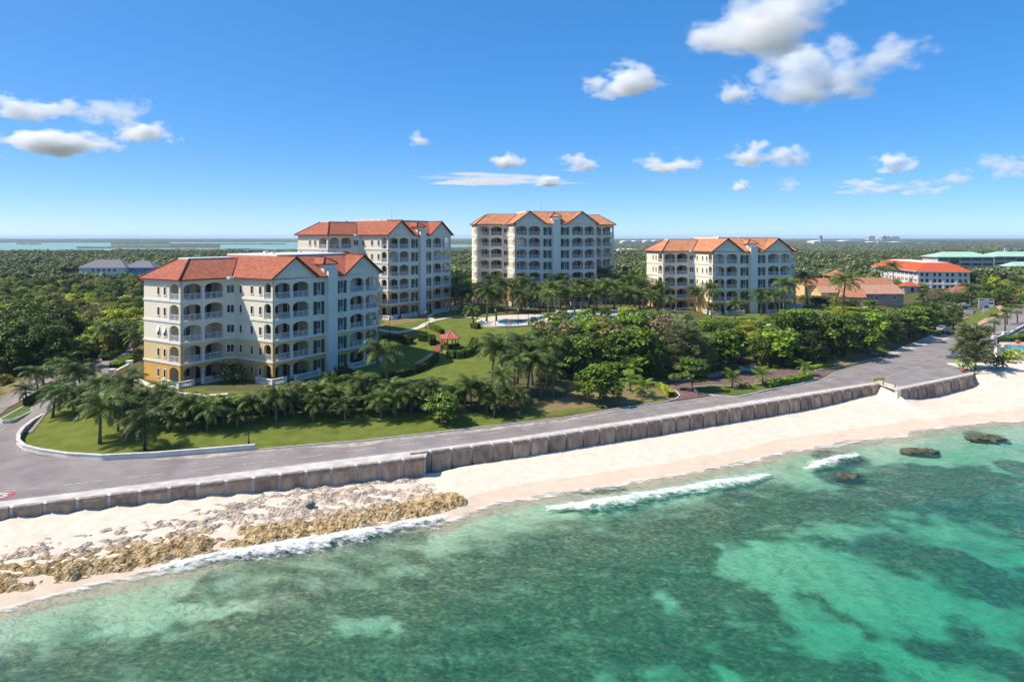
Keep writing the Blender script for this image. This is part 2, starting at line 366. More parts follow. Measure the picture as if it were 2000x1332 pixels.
# walkway behind the sea wall
def strip(name, a, b, z, mat): return sheet(name, [(p[0],p[1]) for p in a] + [(p[0],p[1]) for p in b[::-1]], z, mat)
strip('walkway', [(p.x,p.y) for p in WALL_A]+[(WALL_A[-1].x+.02,interp([(p.x,p.y) for p in WALL_B],WALL_A[-1].x))]+[(p.x,p.y) for p in WALL_B[1:]], px_poly([(-260,1012),(0,980.5),(300,943.5),(700,893.5),(820,879.5),(1000,855.5),(1250,818),(1500,778),(1722,744.5)], ZR), ZR+0.05, M_conc)
strip('ramp_apron', [(p.x,p.y) for p in WALL_C], px_poly([(1757,756),(1902,727)], ZR), ZR+0.052, M_conc)
# dusty shoulder between asphalt and grass
dpx = [(300,895),(420,886),(500,880),(600,872),(700,864),(800,853),(950,836),(1100,819),(1200,801)]
sheet('dusty_shoulder', px_poly(dpx,ZR)+px_poly([(x,y+5+3*math.sin(x*.02)) for x,y in dpx[::-1]],ZR), ZR+.008, nmat('dusty_asphalt',(0.46,0.39,0.33),(0.24,0.2,0.185),rough=.95,scale=.9,detail=8))
q1, q2 = at(1719,744,ZR), at(1760,757,ZR)
sheet('ramp_top', [(WALL_B[-1].x-.3,WALL_B[-1].y+.1),(q1.x,q1.y+.6),(q2.x,q2.y+.5),(WALL_C[0].x+.4,WALL_C[0].y+.1),(WALL_C[0].x-.5,WALL_C[0].y-.3)], ZR+.06, nmat('ramp_concrete',(0.62,0.53,0.44),(0.52,0.44,0.36),scale=1.2))
# painted lines
def dash(p0, p1, w, parent=road, name='lane_marking'):
    d = Vector((p1.x-p0.x,p1.y-p0.y)).normalized(); nn = Vector((-d.y,d.x))*w/2
    sheet(name, [(p0.x+nn.x,p0.y+nn.y),(p1.x+nn.x,p1.y+nn.y),(p1.x-nn.x,p1.y-nn.y),(p0.x-nn.x,p0.y-nn.y)], ZR+0.012, M_paint, parent)
def along(px, ln, gap, w, start=0):
    P = [at(x,y,ZR) for x,y in px]; s = start; L = [0]
    for a,b in zip(P,P[1:]): L.append(L[-1]+(b-a).length)
    def pos(s):
        for i in range(len(P)-1):
            if s <= L[i+1]: return P[i].lerp(P[i+1], (s-L[i])/(L[i+1]-L[i]))
        return P[-1]
    while s + ln < L[-1]:
        dash(pos(s), pos(s+ln), w); s += ln + gap
along([(-150,981),(0,961),(40,957),(145,945),(300,927),(500,904),(700,879),(850,861),(1000,840),(1250,804),(1500,765),(1750,716),(1850,690)], 3.4, 2.2, 0.13)
along([(300,912),(600,880),(800,858),(960,840),(1100,824),(1320,791),(1480,769),(1640,737)], 1.6, 1.1, 0.11)
along([(-150,1008),(0,979),(300,941.5),(700,891.5),(1000,853.8),(1250,816),(1500,776),(1720,742)], 3.0, 0.05, 0.09)
along([(1700,746),(1760,728),(1850,697),(1875,686)], 2.4, 0.02, 0.12)
along([(-60,925),(0,939),(15,937)], 2.5, 1.0, 0.25)
along([(0,841),(25,826)], 2.0, 0.0, 0.13)
# painted speed roundel, cut by the picture's edge
def ring(cx, cy, r0, r1, z, mat, name, parent=road, n_=28, sx=1.0, rot=0.0):
    mb = MB(); vs_ = []
    for i in range(n_):
        t = 2*math.pi*i/n_; c, s = math.cos(t), math.sin(t)
        for r in (r0, r1):
            x, y = r*c*sx, r*s; vs_.append((cx+x*math.cos(rot)-y*math.sin(rot), cy+x*math.sin(rot)+y*math.cos(rot), z))
    mb.add(vs_, [(2*i, 2*i+1, (2*i+3)%(2*n_), (2*i+2)%(2*n_)) for i in range(n_)])
    return mb.build(name, mat, parent)
rc = at(-4, 968.5, ZR); rr_ = 0.43
ring(rc.x, rc.y, 0.72, 0.98, ZR+0.016, nmat('red_paint', (0.55,0.06,0.07),(0.42,0.07,0.08), scale=4), 'red_ring', sx=1.45, rot=rr_)
ring(rc.x, rc.y, 0.0, 0.72, ZR+0.016, nmat('white_paint', (0.68,0.66,0.63),(0.55,0.53,0.5), scale=4), 'white_disc', sx=1.45, rot=rr_)
ring(rc.x+0.5, rc.y+0.21, 0.20, 0.36, ZR+0.020, nmat('black_paint', (0.03,0.03,0.03),(0.06,0.06,0.06), scale=4), 'painted_digit', sx=1.35, rot=rr_)

# sea wall ------------------------------------------------------------
M_wall = nmat('seawall_concrete', (0.50,0.365,0.255), (0.23,0.16,0.11), rough=0.95, scale=1.3, bump=0.03, bscale=6, detail=8, contrast=(0.30,0.66), perobj=0.25, stretch=(1,1,0.4))
M_cop = nmat('coping_concrete', (0.36,0.30,0.24), (0.21,0.17,0.135), rough=0.95, scale=2, bump=0.02, perobj=0.1)
def seawall(label, P, zb, pitch=2.55, last=False, batter=0.28):
    root = tag(empty('sea_wall', P[0]), label, 'sea wall', 'sea wall sections along the beach')
    inv = Matrix.Translation(-P[0])
    core = MB(); L = [0]
    for a,b in zip(P,P[1:]): L.append(L[-1]+(b-a).length)
    def pos(s):
        for i in range(len(P)-1):
            if s <= L[i+1] or i == len(P)-2: return P[i].lerp(P[i+1], (s-L[i])/(L[i+1]-L[i]))
    for a,b in zip(P,P[1:]): core.obox(a, b, 0.02, 0.7, -5.2, ZR+0.03)
    o = core.build('wall_core', M_conc, root); o.matrix_parent_inverse = inv
    n_ = max(1, int(round(L[-1]/pitch))); pt = L[-1]/n_
    for i in range(n_):
        a, b = pos(i*pt+0.17), pos((i+1)*pt-0.17); d = (b-a).normalized(); nn = Vector((d.y,-d.x,0))   # seaward
        zb_ = zb - 1.2; zt = ZR + 0.02; w = (b-a).length
        base = Vector((a.x,a.y,0))
        mb = MB()
        def P3(s, t, z): q = base + d*s + nn*t; return (q.x,q.y,z)
        x0,x1 = 0,w; t0 = 0.015; tb = 0.12+batter; tt = 0.10
        mb.add([P3(x0,-0.1,zb_),P3(x1,-0.1,zb_),P3(x1,tb,zb_),P3(x0,tb,zb_),P3(x0,-0.1,zt),P3(x1,-0.1,zt),P3(x1,tt,zt),P3(x0,tt,zt)],
               [(0,1,2,3),(7,6,5,4),(3,2,6,7),(1,0,4,5),(2,1,5,6),(0,3,7,4)])
        p = mb.build('panel', M_wall, root); p.matrix_parent_inverse = inv
        mb = MB(); j = random.uniform(-0.012,0.012)
        mb.add([P3(x0+.01,-0.12,zt+.003),P3(x1-.01,-0.12,zt+.003),P3(x1-.01,tt+.17,zt-.26),P3(x0+.01,tt+.17,zt-.26),P3(x0+.01,-0.12,zt+0.20+j),P3(x1-.01,-0.12,zt+0.20+j),P3(x1-.01,tt+.17,zt+0.15+j),P3(x0+.01,tt+.17,zt+0.15+j)],
               [(0,1,2,3),(7,6,5,4),(3,2,6,7),(1,0,4,5),(2,1,5,6),(0,3,7,4)])
        p = mb.build('coping_block', M_cop, root); p.matrix_parent_inverse = inv
    return root
seawall('weathered brown concrete sea wall above the rocky shore', WALL_A, -3.2, batter=0.05)
seawall('long grey concrete sea wall behind the wide sand beach', WALL_B, -3.6, batter=0.45)
seawall('short grey sea wall past the beach ramp beside the parking area', WALL_C, -3.7, batter=0.5)
# stub that closes the first wall where it steps forward
e = WALL_A[-1]; mb = MB(); q = WALL_B[0]
mb.obox((e.x,e.y+0.02), (e.x-0.03, e.y+1.25), 0.0, 0.5, -5.2, ZR+0.03)
tag(mb.build('wall_return', M_wall), 'return wall closing the brown sea wall where it steps forward', 'wall')

# beach, sea bed ---------------------------------------------------------
SHORE = [(-130,28),(-90,36),(-60,43.5),(-46,48),(-38.9,51.6),(-31.2,56.4),(-21,60.6),(-14.4,63.7),(-6.1,68),(-4,70.6),(3.3,73.9),(11.5,76.4),(18.2,80.2),(32.7,87.0),(49.8,95),(63.8,100.2),(78.2,104.6),(110,117),(160,136),(240,160)]
def Ys(X): return interp(SHORE, X) + 0.5*math.sin(X*0.21) + 0.3*math.sin(X*0.53+1)
_zb = [(-60,-2.2),(-46,-2.35),(-30,-2.7),(-18,-3.2),(-10,-3.55),(0,-3.3),(30,-3.35),(62,-3.5),(66,-3.3),(72,-3.7),(88,-3.3),(110,-2.4),(160,-2.0)]
def beach_z(x, y):
    w, s = Yw(x), Ys(x)
    if y >= s:
        t = min(1.35, (y - s) / max(2, w - s)); zb = interp(_zb, x)
        z = ZS + (zb - ZS) * (1 - (1 - min(1, t)) ** 1.5) + max(0, t-1)*1.2
        gap = 0.35*smooth(46,61,x)*(1-smooth(63.5,67,x))+0.65*smooth(60.8,62.2,x)*(1-smooth(62.7,63.5,x)); z += gap*smooth(0.5,1.0,t)*(-1.72-z)
        if x > 82: z += smooth(82,86,x)*smooth(0.75,1.25,t)*(-1.42-z)
        return z + 0.05*fbm(x*0.35,y*0.35,3) + 0.035*fbm(x*1.6,y*1.6,5)*smooth(0.2,0.8,t) + (0.12*smooth(0.8,1.0,t)*math.sin(x*2.45) if x < -8 else 0)
    d = s - y
    z = ZS - 0.055*d - 0.9*smooth(12, 38, d)
    return z + 0.30*fbm(x*0.13,y*0.13,9)*smooth(0,8,d) + 0.10*fbm(x*0.7,y*0.7,2)*smooth(0,6,d)
def beachmat():
    m = bpy.data.materials.new('beach_sand'); m.use_nodes = True; n, l = nodes_of(m); b = n['Principled BSDF']; b.inputs['Roughness'].default_value = 0.9; b.inputs['Specular IOR Level'].default_value = 0.2
    tc = n.new('ShaderNodeTexCoord'); at_ = n.new('ShaderNodeAttribute'); at_.attribute_name = 'cover'; sp = n.new('ShaderNodeSeparateColor'); l.new(at_.outputs['Color'], sp.inputs[0])
    def noise(s, d=6, st=None, dist=0.0):
        k = n.new('ShaderNodeTexNoise'); k.inputs['Scale'].default_value = s; k.inputs['Detail'].default_value = d; k.inputs['Distortion'].default_value = dist
        src = tc.outputs['Object']
        if st: mp = n.new('ShaderNodeMapping'); mp.inputs['Scale'].default_value = st; mp.inputs['Rotation'].default_value = (0,0,R(-24)); l.new(src, mp.inputs[0]); src = mp.outputs[0]
        l.new(src, k.inputs['Vector']); return k.outputs['Fac']
    def ramp(fac, stops):
        r = n.new('ShaderNodeValToRGB'); e = r.color_ramp.elements
        while len(e) < len(stops): e.new(0.5)
        for k, (p, c) in zip(e, stops): k.position = p; k.color = (*c, 1)
        l.new(fac, r.inputs[0]); return r.outputs[0]
    def mix(f, a, b_):
        mx = n.new('ShaderNodeMix'); mx.data_type = 'RGBA'; l.new(f, mx.inputs['Factor']); l.new(a, mx.inputs['A']); l.new(b_, mx.inputs['B']); return mx.outputs['Result']
    dry = ramp(noise(1.1), [(0.3,(0.64,0.535,0.42)),(0.65,(0.72,0.61,0.495))])
    wet = ramp(noise(0.7), [(0.3,(0.60,0.465,0.345)),(0.7,(0.67,0.535,0.41))])
    sand_w = ramp(noise(0.35), [(0.35,(0.52,0.62,0.44)),(0.7,(0.64,0.70,0.52))])
    fineN = n.new('ShaderNodeMath'); fineN.operation = 'MULTIPLY_ADD'; l.new(noise(2.1, 9, (1,1.4,1), 0.5), fineN.inputs[0]); fineN.inputs[1].default_value = 0.72
    lowN = n.new('ShaderNodeMath'); lowN.operation = 'MULTIPLY'; l.new(noise(0.33, 4, (1,1.8,1)), lowN.inputs[0]); lowN.inputs[1].default_value = 0.30; l.new(lowN.outputs[0], fineN.inputs[2])
    reef = ramp(fineN.outputs[0], [(0.36,(0.060,0.064,0.034)),(0.47,(0.130,0.128,0.066)),(0.57,(0.225,0.21,0.112)),(0.68,(0.42,0.39,0.23))])  # reef mottle, with caustic-like light painted in as the bright fine tones
    def soft(ch, amp, sc_, lo, hi, st=None):
        a = n.new('ShaderNodeMath'); a.operation = 'MULTIPLY_ADD'; l.new(noise(sc_, 7, st), a.inputs[0]); a.inputs[1].default_value = amp; a.inputs[2].default_value = -amp/2
        s_ = n.new('ShaderNodeMath'); s_.operation = 'ADD'; l.new(sp.outputs[ch], s_.inputs[0]); l.new(a.outputs[0], s_.inputs[1])
        r = n.new('ShaderNodeMapRange'); r.interpolation_type = 'SMOOTHSTEP'; r.inputs['From Min'].default_value = lo; r.inputs['From Max'].default_value = hi; l.new(s_.outputs[0], r.inputs[0]); return r.outputs[0]
    c = mix(soft('Red', 0.25, 0.5, 0.44, 0.54), dry, wet)
    c = mix(soft('Green', 0.5, 0.22, 0.35, 0.65), c, sand_w)
    c = mix(soft('Blue', 1.45, 0.36, 0.12, 0.88, (1,1.5,1)), c, reef)
    l.new(c, b.inputs['Base Color'])
    bm = n.new('ShaderNodeBump'); bm.inputs['Distance'].default_value = 0.03; l.new(noise(3.0, 6), bm.inputs['Height']); l.new(bm.outputs[0], b.inputs['Normal'])
    return m
# pale sandy patches of the sea bed, as (x px, y px, rx px, ry px) in the photograph
PATCH = [(1700,1130,235,50,.22),(1580,1110,90,45,.1),(1480,1120,60,60,0),(1300,1180,48,28,0),(1240,1310,85,45,0),(1780,1160,160,60,.3),(1690,1230,110,40,.2),(1560,1215,80,60,.4),(1640,1050,100,18,0),(1900,1060,150,40,.3),(1950,1180,90,60,.3),(1860,1290,120,40,.3),(340,1235,110,26,-.1),(720,1245,80,16,0),(1600,955,50,30,.6),(1450,1300,50,26,.2),(1900,900,200,30,0),(1730,900,120,22,0)]
PW = [((at(x,y,-6.3)), at(x+rx,y,-6.3).x-at(x,y,-6.3).x, abs(at(x,y+ry,-6.3).y-at(x,y,-6.3).y), rot) for x,y,rx,ry,rot in PATCH]
DARK = [(1920,856,38,10),(1792,880,34,10),(1640,930,50,14),(1900,925,80,12),(1985,905,40,14),(1330,905,60,16),(1130,960,90,14),(1640,896,60,12)]
DW = [(at(x,y,-5.0), at(x+rx,y,-5.0).x-at(x,y,-5.0).x, abs(at(x,y+ry,-5.0).y-at(x,y,-5.0).y)) for x,y,rx,ry in DARK]
def beach_cover(x, y):
    w, s = Yw(x), Ys(x)
    if y >= s:
        t = (y-s)/max(2,w-s); return (1 - smooth(0.05, 0.48, t), 0, 0)
    d = s - y; r = 1.0; g = smooth(0.0, 5.0, d)
    b = smooth(2, 12, d)*0.88
    if x > -46 and x < -8: b = max(b, smooth(-1.0, 3.0, d)*0.6 if x > -26 else 0)
    if x > 48: b *= 1 - 0.75*smooth(48, 75, x)*(1-smooth(20,40,d)*0.4)
    wx, wy = 3.2*fbm(x*.16,y*.16,21)+1.2*fbm(x*.5,y*.5,23), 2.6*fbm(x*.16,y*.16,33)+1.0*fbm(x*.5,y*.5,31)
    for p, rx, ry, rot in PW:
        dx, dy = x-p.x+wx, y-p.y+wy; q = ((dx*math.cos(rot)-dy*math.sin(rot))/rx)**2 + ((dx*math.sin(rot)+dy*math.cos(rot))/ry)**2
        if q < 1.6: b -= 0.62*(1-smooth(0.1,1.6,q))
    for p, rx, ry in DW:
        q = ((x-p.x)/rx)**2 + ((y-p.y)/ry)**2
        if q < 1.5: b += 1.0*(1-smooth(0.4,1.5,q))
    return (r, g, max(0,min(1.2,b)))
bx = [-130,-115,-100,-90] + list(np.arange(-80, 118, 0.6)) + [122,128,136,146,160,180,210,240]
NV = 190
def beach_mesh():
    P, Fc = [], []; nx = len(bx); C = []
    for v in range(NV):
        for x in bx:
            w, s = Yw(x)+(0.35 if (x < 62 or x > 87) else 0.35), Ys(x)
            if x > 82.4: w = w + 11*smooth(82.4,86,x)
            if v < 60: t = v/59; y = w + (s-w)*t
            else: t = (v-59)/(NV-60); y = s + (s*0.0 + (24 - s))*(t**1.0)
            P.append((x,y,beach_z(x,y))); C += [*beach_cover(x,y),1.0]
    for v in range(NV-1):
        for i in range(nx-1): Fc.append((v*nx+i, (v+1)*nx+i, (v+1)*nx+i+1, v*nx+i+1))
    me = bpy.data.meshes.new('beach'); me.from_pydata(P,[],Fc); me.materials.append(beachmat()); me.polygons.foreach_set('use_smooth',[True]*len(Fc))
    ca = me.attributes.new('cover','FLOAT_COLOR','POINT'); ca.data.foreach_set('color', C); me.update(); return link('beach', me)
tag(beach_mesh(), kind='structure')

# limestone shelf: pokes out of the sand where its own relief is higher
RK = [(-56,49,56),(-48,51.0,58.5),(-44,51.5,60),(-38,53.5,62.5),(-31,57.5,67),(-26,59.8,71),(-21,61.4,74.5),(-16,63.6,76.5),(-11,66.6,77.5),(-7,69.0,75),(-4.2,71.0,72.8)]
def rock_mask(x, y):
    lo = interp([(a,b) for a,b,c in RK], x); hi = interp([(a,c) for a,b,c in RK], x)
    m = min(smooth(lo-1.2, lo+0.5, y), 1-smooth(hi-3.0, hi+1.0, y))
    return m*(1-smooth(-5.5,-3.6,x))*smooth(-64,-58,x)
def rock_rel(x, y):
    lo = interp([(a,b) for a,b,c in RK], x)
    r = mnoise.ridged_multi_fractal(Vector((x*0.22+y*0.1, y*0.42-x*0.12, 1.3)), 0.8, 2.1, 6, 1.0, 2.0)
    c = mnoise.fractal(Vector((x*1.1,y*1.5,4)), 0.7, 2.2, 5); pit = mnoise.cell(Vector((x*1.3+c*0.8,y*1.6,2)))
    edge = 1-smooth(lo, lo+4.5, y)
    crack = abs(mnoise.fractal(Vector((x*0.55+0.3*c,y*0.8,12)),0.9,2.1,4)); r -= 0.55*(1-smooth(0.0,0.10,crack))*(0.25+edge); r = 0.55*r+0.45*(math.floor(r*4)/4)
    return -0.20 + 0.16*smooth(-30,-18,x) + 0.36*(r-0.8) + 0.26*c + 0.16*abs(mnoise.fractal(Vector((x*2.6,y*3.0,7)),0.8,2.0,3))*(0.4+edge) + 0.26*edge + 0.16*edge*pit
def rockmat():
    m = bpy.data.materials.new('shore_rock'); m.use_nodes = True; n, l = nodes_of(m); b = n['Principled BSDF']; b.inputs['Roughness'].default_value = 0.9; b.inputs['Specular IOR Level'].default_value = 0.25
    tc = n.new('ShaderNodeTexCoord'); at_ = n.new('ShaderNodeAttribute'); at_.attribute_name = 'cover'; sp = n.new('ShaderNodeSeparateColor'); l.new(at_.outputs['Color'], sp.inputs[0])
    no = n.new('ShaderNodeTexNoise'); no.inputs['Scale'].default_value = 1.6; no.inputs['Detail'].default_value = 8; l.new(tc.outputs['Object'], no.inputs['Vector'])
    nf = n.new('ShaderNodeTexNoise'); nf.inputs['Scale'].default_value = 5; nf.inputs['Detail'].default_value = 8; l.new(tc.outputs['Object'], nf.inputs['Vector'])
    def ramp(f, st):
        r = n.new('ShaderNodeValToRGB'); e = r.color_ramp.elements
        while len(e) < len(st): e.new(0.5)
        for k,(p,c) in zip(e,st): k.position = p; k.color = (*c,1)
        l.new(f, r.inputs[0]); return r.outputs[0]
    up = ramp(no.outputs['Fac'], [(0.3,(0.30,0.235,0.17)),(0.46,(0.50,0.40,0.30)),(0.66,(0.66,0.545,0.42))])
    lo = ramp(no.outputs['Fac'], [(0.30,(0.13,0.085,0.035)),(0.44,(0.40,0.27,0.11)),(0.64,(0.60,0.46,0.27))])
    a = n.new('ShaderNodeMath'); a.operation = 'MULTIPLY_ADD'; l.new(nf.outputs['Fac'], a.inputs[0]); a.inputs[1].default_value = 0.6; a.inputs[2].default_value = -0.3
    s_ = n.new('ShaderNodeMath'); s_.operation = 'ADD'; l.new(sp.outputs['Red'], s_.inputs[0]); l.new(a.outputs[0], s_.inputs[1])
    mr = n.new('ShaderNodeMapRange'); mr.inputs['From Min'].default_value = 0.3; mr.inputs['From Max'].default_value = 0.7; l.new(s_.outputs[0], mr.inputs[0])
    mx = n.new('ShaderNodeMix'); mx.data_type = 'RGBA'; l.new(mr.outputs[0], mx.inputs['Factor']); l.new(up, mx.inputs['A']); l.new(lo, mx.inputs['B']); l.new(mx.outputs['Result'], b.inputs['Base Color'])
    bm = n.new('ShaderNodeBump'); bm.inputs['Distance'].default_value = 0.12; l.new(nf.outputs['Fac'], bm.inputs['Height']); l.new(bm.outputs[0], b.inputs['Normal'])
    return m
M_rock = rockmat()
def rocks():
    xs = np.arange(-60, -3.2, 0.15); ts = np.linspace(0, 1, 130); P, C = [], []
    for x in xs:
        lo = interp([(a,b) for a,b,c in RK], x)-2; hi = interp([(a,c) for a,b,c in RK], x)+1.2
        for t in ts:
            y = lo+(hi-lo)*t; mk = rock_mask(x,y); z = beach_z(x,y) if y > Ys(x) else max(beach_z(x,y), ZS-0.5)
            P.append((x,y, z - 0.3 + mk*(0.3 + 0.8*rock_rel(x,y)))); C += [1-smooth(lo+3, lo+8.5, y), 0, 0, 1]
    k = len(ts); Fc = [(i*k+j,(i+1)*k+j,(i+1)*k+j+1,i*k+j+1) for i in range(len(xs)-1) for j in range(k-1)]
    me = bpy.data.meshes.new('rock_shelf'); me.from_pydata(P,[],Fc); me.materials.append(M_rock)
    ca = me.attributes.new('cover','FLOAT_COLOR','POINT'); ca.data.foreach_set('color', C); me.update()
    return tag(link('rock_shelf', me), 'ragged ochre and grey limestone shelf on the shore below the sea wall', 'rock')
rocks()
def boulder(name, px, py, rx, ry, h, label, seed, z=ZS, mat=None):
    p = at(px, py, z); mb = MB(); n1, n2 = 36, 16; vs_ = []
    for i in range(n2+1):
        ph = math.pi*i/n2
        for j in range(n1):
            th = 2*math.pi*j/n1; d = Vector((math.sin(ph)*math.cos(th), math.sin(ph)*math.sin(th), math.cos(ph)))
            k = 1 + 0.55*fbm(d.x*1.9+seed, d.y*1.9, d.z*1.9) + 0.18*fbm(d.x*6+seed, d.y*6, d.z*6); vs_.append((d.x*rx*k, d.y*ry*k, d.z*h*k))
    mb.add(vs_, [(i*n1+j,(i+1)*n1+j,(i+1)*n1+(j+1)%n1,i*n1+(j+1)%n1) for i in range(n2) for j in range(n1)])
    me = mb.mesh(name, mat or M_rock, True); ca = me.attributes.new('cover','FLOAT_COLOR','POINT'); ca.data.foreach_set('color',[0.7,0,0,1]*len(mb.v))
    return tag(link(name, me, None, p), label, 'rock', 'rocks awash off the beach')
M_wet = nmat('wet_reef_rock',(0.15,0.125,0.06),(0.05,0.045,0.025),scale=2.2,bump=.08,rough=.7)
boulder('sea_rock', 1926, 857, 2.5, 1.3, 0.30, 'flat dark rock awash farthest along the beach', 1.0, mat=M_wet)
boulder('sea_rock', 1795, 881, 2.2, 1.1, 0.26, 'flat dark rock awash near the third breaker', 5.0, mat=M_wet)
boulder('sea_rock', 1655, 930, 1.6, 0.9, 0.22, 'small dark rock just under the water below the short breaker', 9.0, z=ZS-0.1, mat=M_wet)
boulder('shore_boulder', 605, 985, 0.42, 0.36, 0.30, 'lone grey boulder on the sand below the sea wall', 12.0, z=-3.2, mat=nmat('grey_rock',(0.30,0.27,0.24),(0.2,0.18,0.16),scale=4,bump=0.05))
# driftwood on the sand at the left edge
mb = MB(); p = at(-4,1055,-3.4); q = at(22,1049,-3.35); mb.tube([p,(p+q)/2+Vector((0,0,.12)),q],[0.11,0.09,0.05],6); mb.tube([(p+q)/2+Vector((0,0,.12)),(p+q)/2+Vector((.5,-.4,.2))],[0.06,0.02],5)
tag(mb.build('driftwood', nmat('driftwood',(0.2,0.16,0.12),(0.1,0.08,0.06),scale=5), smooth_=True), 'grey driftwood branch lying on the sand', 'driftwood')

# sea --------------------------------------------------------------------
def seamat():
    m = bpy.data.materials.new('sea_water'); m.use_nodes = True; n, l = nodes_of(m); n.remove(n['Principled BSDF']); out = n['Material Output']
    tc = n.new('ShaderNodeTexCoord'); mp = n.new('ShaderNodeMapping'); mp.inputs['Rotation'].default_value = (0,0,R(-28)); mp.inputs['Scale'].default_value = (0.8,1.7,1); l.new(tc.outputs['Object'], mp.inputs[0])
    n1 = n.new('ShaderNodeTexNoise'); n1.inputs['Scale'].default_value = 0.9; n1.inputs['Detail'].default_value = 7; n1.inputs['Roughness'].default_value = 0.62; l.new(mp.outputs[0], n1.inputs['Vector'])
    bm = n.new('ShaderNodeBump'); bm.inputs['Distance'].default_value = 0.22; bm.inputs['Strength'].default_value = 1.0; l.new(n1.outputs['Fac'], bm.inputs['Height'])
    gl = n.new('ShaderNodeBsdfGlossy'); gl.inputs['Roughness'].default_value = 0.08; l.new(bm.outputs[0], gl.inputs['Normal'])
    tr = n.new('ShaderNodeBsdfTransparent'); tr.inputs[0].default_value = (0.97,0.99,0.98,1)
    fr = n.new('ShaderNodeFresnel'); fr.inputs['IOR'].default_value = 1.33; l.new(bm.outputs[0], fr.inputs['Normal'])
    di = n.new('ShaderNodeBsdfDiffuse'); di.inputs[0].default_value = (0.07,0.40,0.30,1); l.new(bm.outputs[0], di.inputs['Normal'])
    md = n.new('ShaderNodeMixShader'); md.inputs[0].default_value = 0.10; l.new(tr.outputs[0], md.inputs[1]); l.new(di.outputs[0], md.inputs[2])
    ms = n.new('ShaderNodeMixShader'); l.new(fr.outputs[0], ms.inputs[0]); l.new(md.outputs[0], ms.inputs[1]); l.new(gl.outputs[0], ms.inputs[2]); l.new(ms.outputs[0], out.inputs['Surface'])
    va = n.new('ShaderNodeVolumeAbsorption'); va.inputs['Color'].default_value = (0.13,0.82,0.70,1); va.inputs['Density'].default_value = 0.29; l.new(va.outputs[0], out.inputs['Volume'])
    return m
BREAK = [  # crest lines in photo pixels, with half width and height in metres
    [(262,1121,.3,.05),(330,1108,.7,.2),(420,1093,1.0,.35),(540,1078,1.4,.5),(640,1062,1.5,.5),(720,1047,1.3,.45),(800,1028,1.0,.35),(880,1010,.4,.08)],
    [(1066,998,.3,.06),(1120,992,.8,.3),(1200,987,1.25,.5),(1250,976,1.0,.45),(1330,962,.75,.35),(1400,953,1.2,.5),(1450,943,.9,.4),(1510,929,.25,.06)],
    [(1572,918,.3,.06),(1605,910,1.0,.4),(1640,901,1.0,.45),(1680,889,.3,.06)]]
def breaker_pts(B, k=90):
    P = [at(x,y,ZS) for x,y,_,_ in B]; tabw = [(p.x,b[2]) for p,b in zip(P,B)]; tabh = [(p.x,b[3]) for p,b in zip(P,B)]; taby = [(p.x,p.y) for p in P]
    return tabw, tabh, taby
BR = [breaker_pts(B) for B in BREAK]
def sea_z(x, y):
    z = ZS + 0.07*fbm(x*0.25+3, y*0.5, 1) + 0.045*fbm(x*0.9, y*1.5, 2)
    for tw, th, ty in BR:
        if tw[0][0] < x < tw[-1][0]:
            d = y - interp(ty, x); z += 0.85*interp(th,x)*math.exp(-(d/1.6)**2)
    z += 0.10*math.sin((y*0.92-x*0.39)*0.55 + 1.5*fbm(x*0.06,y*0.06,7))*smooth(3,12,Ys(x)-y)
    return z
def sea():
    xs = [-260,-200,-150,-120,-100] + list(np.arange(-85,118,0.7)) + [125,140,160,190,230,280]
    P, Fc = [], []; nx = len(xs); NY = 150
    for j in range(NY):
        for x in xs:
            top = min(Ys(x)+4, Yw(x)-0.2) if x < 130 else Ys(x)+3; t = j/(NY-1)
            y = top + (30-top)*(t/0.9) if t < 0.9 else 30 - (t-0.9)*10*150
            P.append((x,y,sea_z(x,y) if -90 < x < 120 and y > 28 else ZS))
    for j in range(NY-1):
        for i in range(nx-1): Fc.append((j*nx+i,(j+1)*nx+i,(j+1)*nx+i+1,j*nx+i+1))
    # close the body of water below the sea bed
    border = [i for i in range(nx)] + [j*nx+nx-1 for j in range(1,NY)] + [(NY-1)*nx+i for i in range(nx-2,-1,-1)] + [j*nx for j in range(NY-2,0,-1)]
    base = len(P)
    for i in border: P.append((P[i][0],P[i][1],-16.0))
    k = len(border)
    for i in range(k): Fc.append((border[i],border[(i+1)%k],base+(i+1)%k,base+i))
    Fc.append(tuple(base+i for i in range(k-1,-1,-1)))
    me = bpy.data.meshes.new('sea'); me.from_pydata(P,[],Fc); me.materials.append(seamat()); me.polygons.foreach_set('use_smooth',[True]*len(Fc)); me.update()
    import bmesh
    b_ = bmesh.new(); b_.from_mesh(me); bmesh.ops.recalc_face_normals(b_, faces=b_.faces); b_.to_mesh(me); b_.free()
    return tag(link('sea', me), kind='structure')
sea()
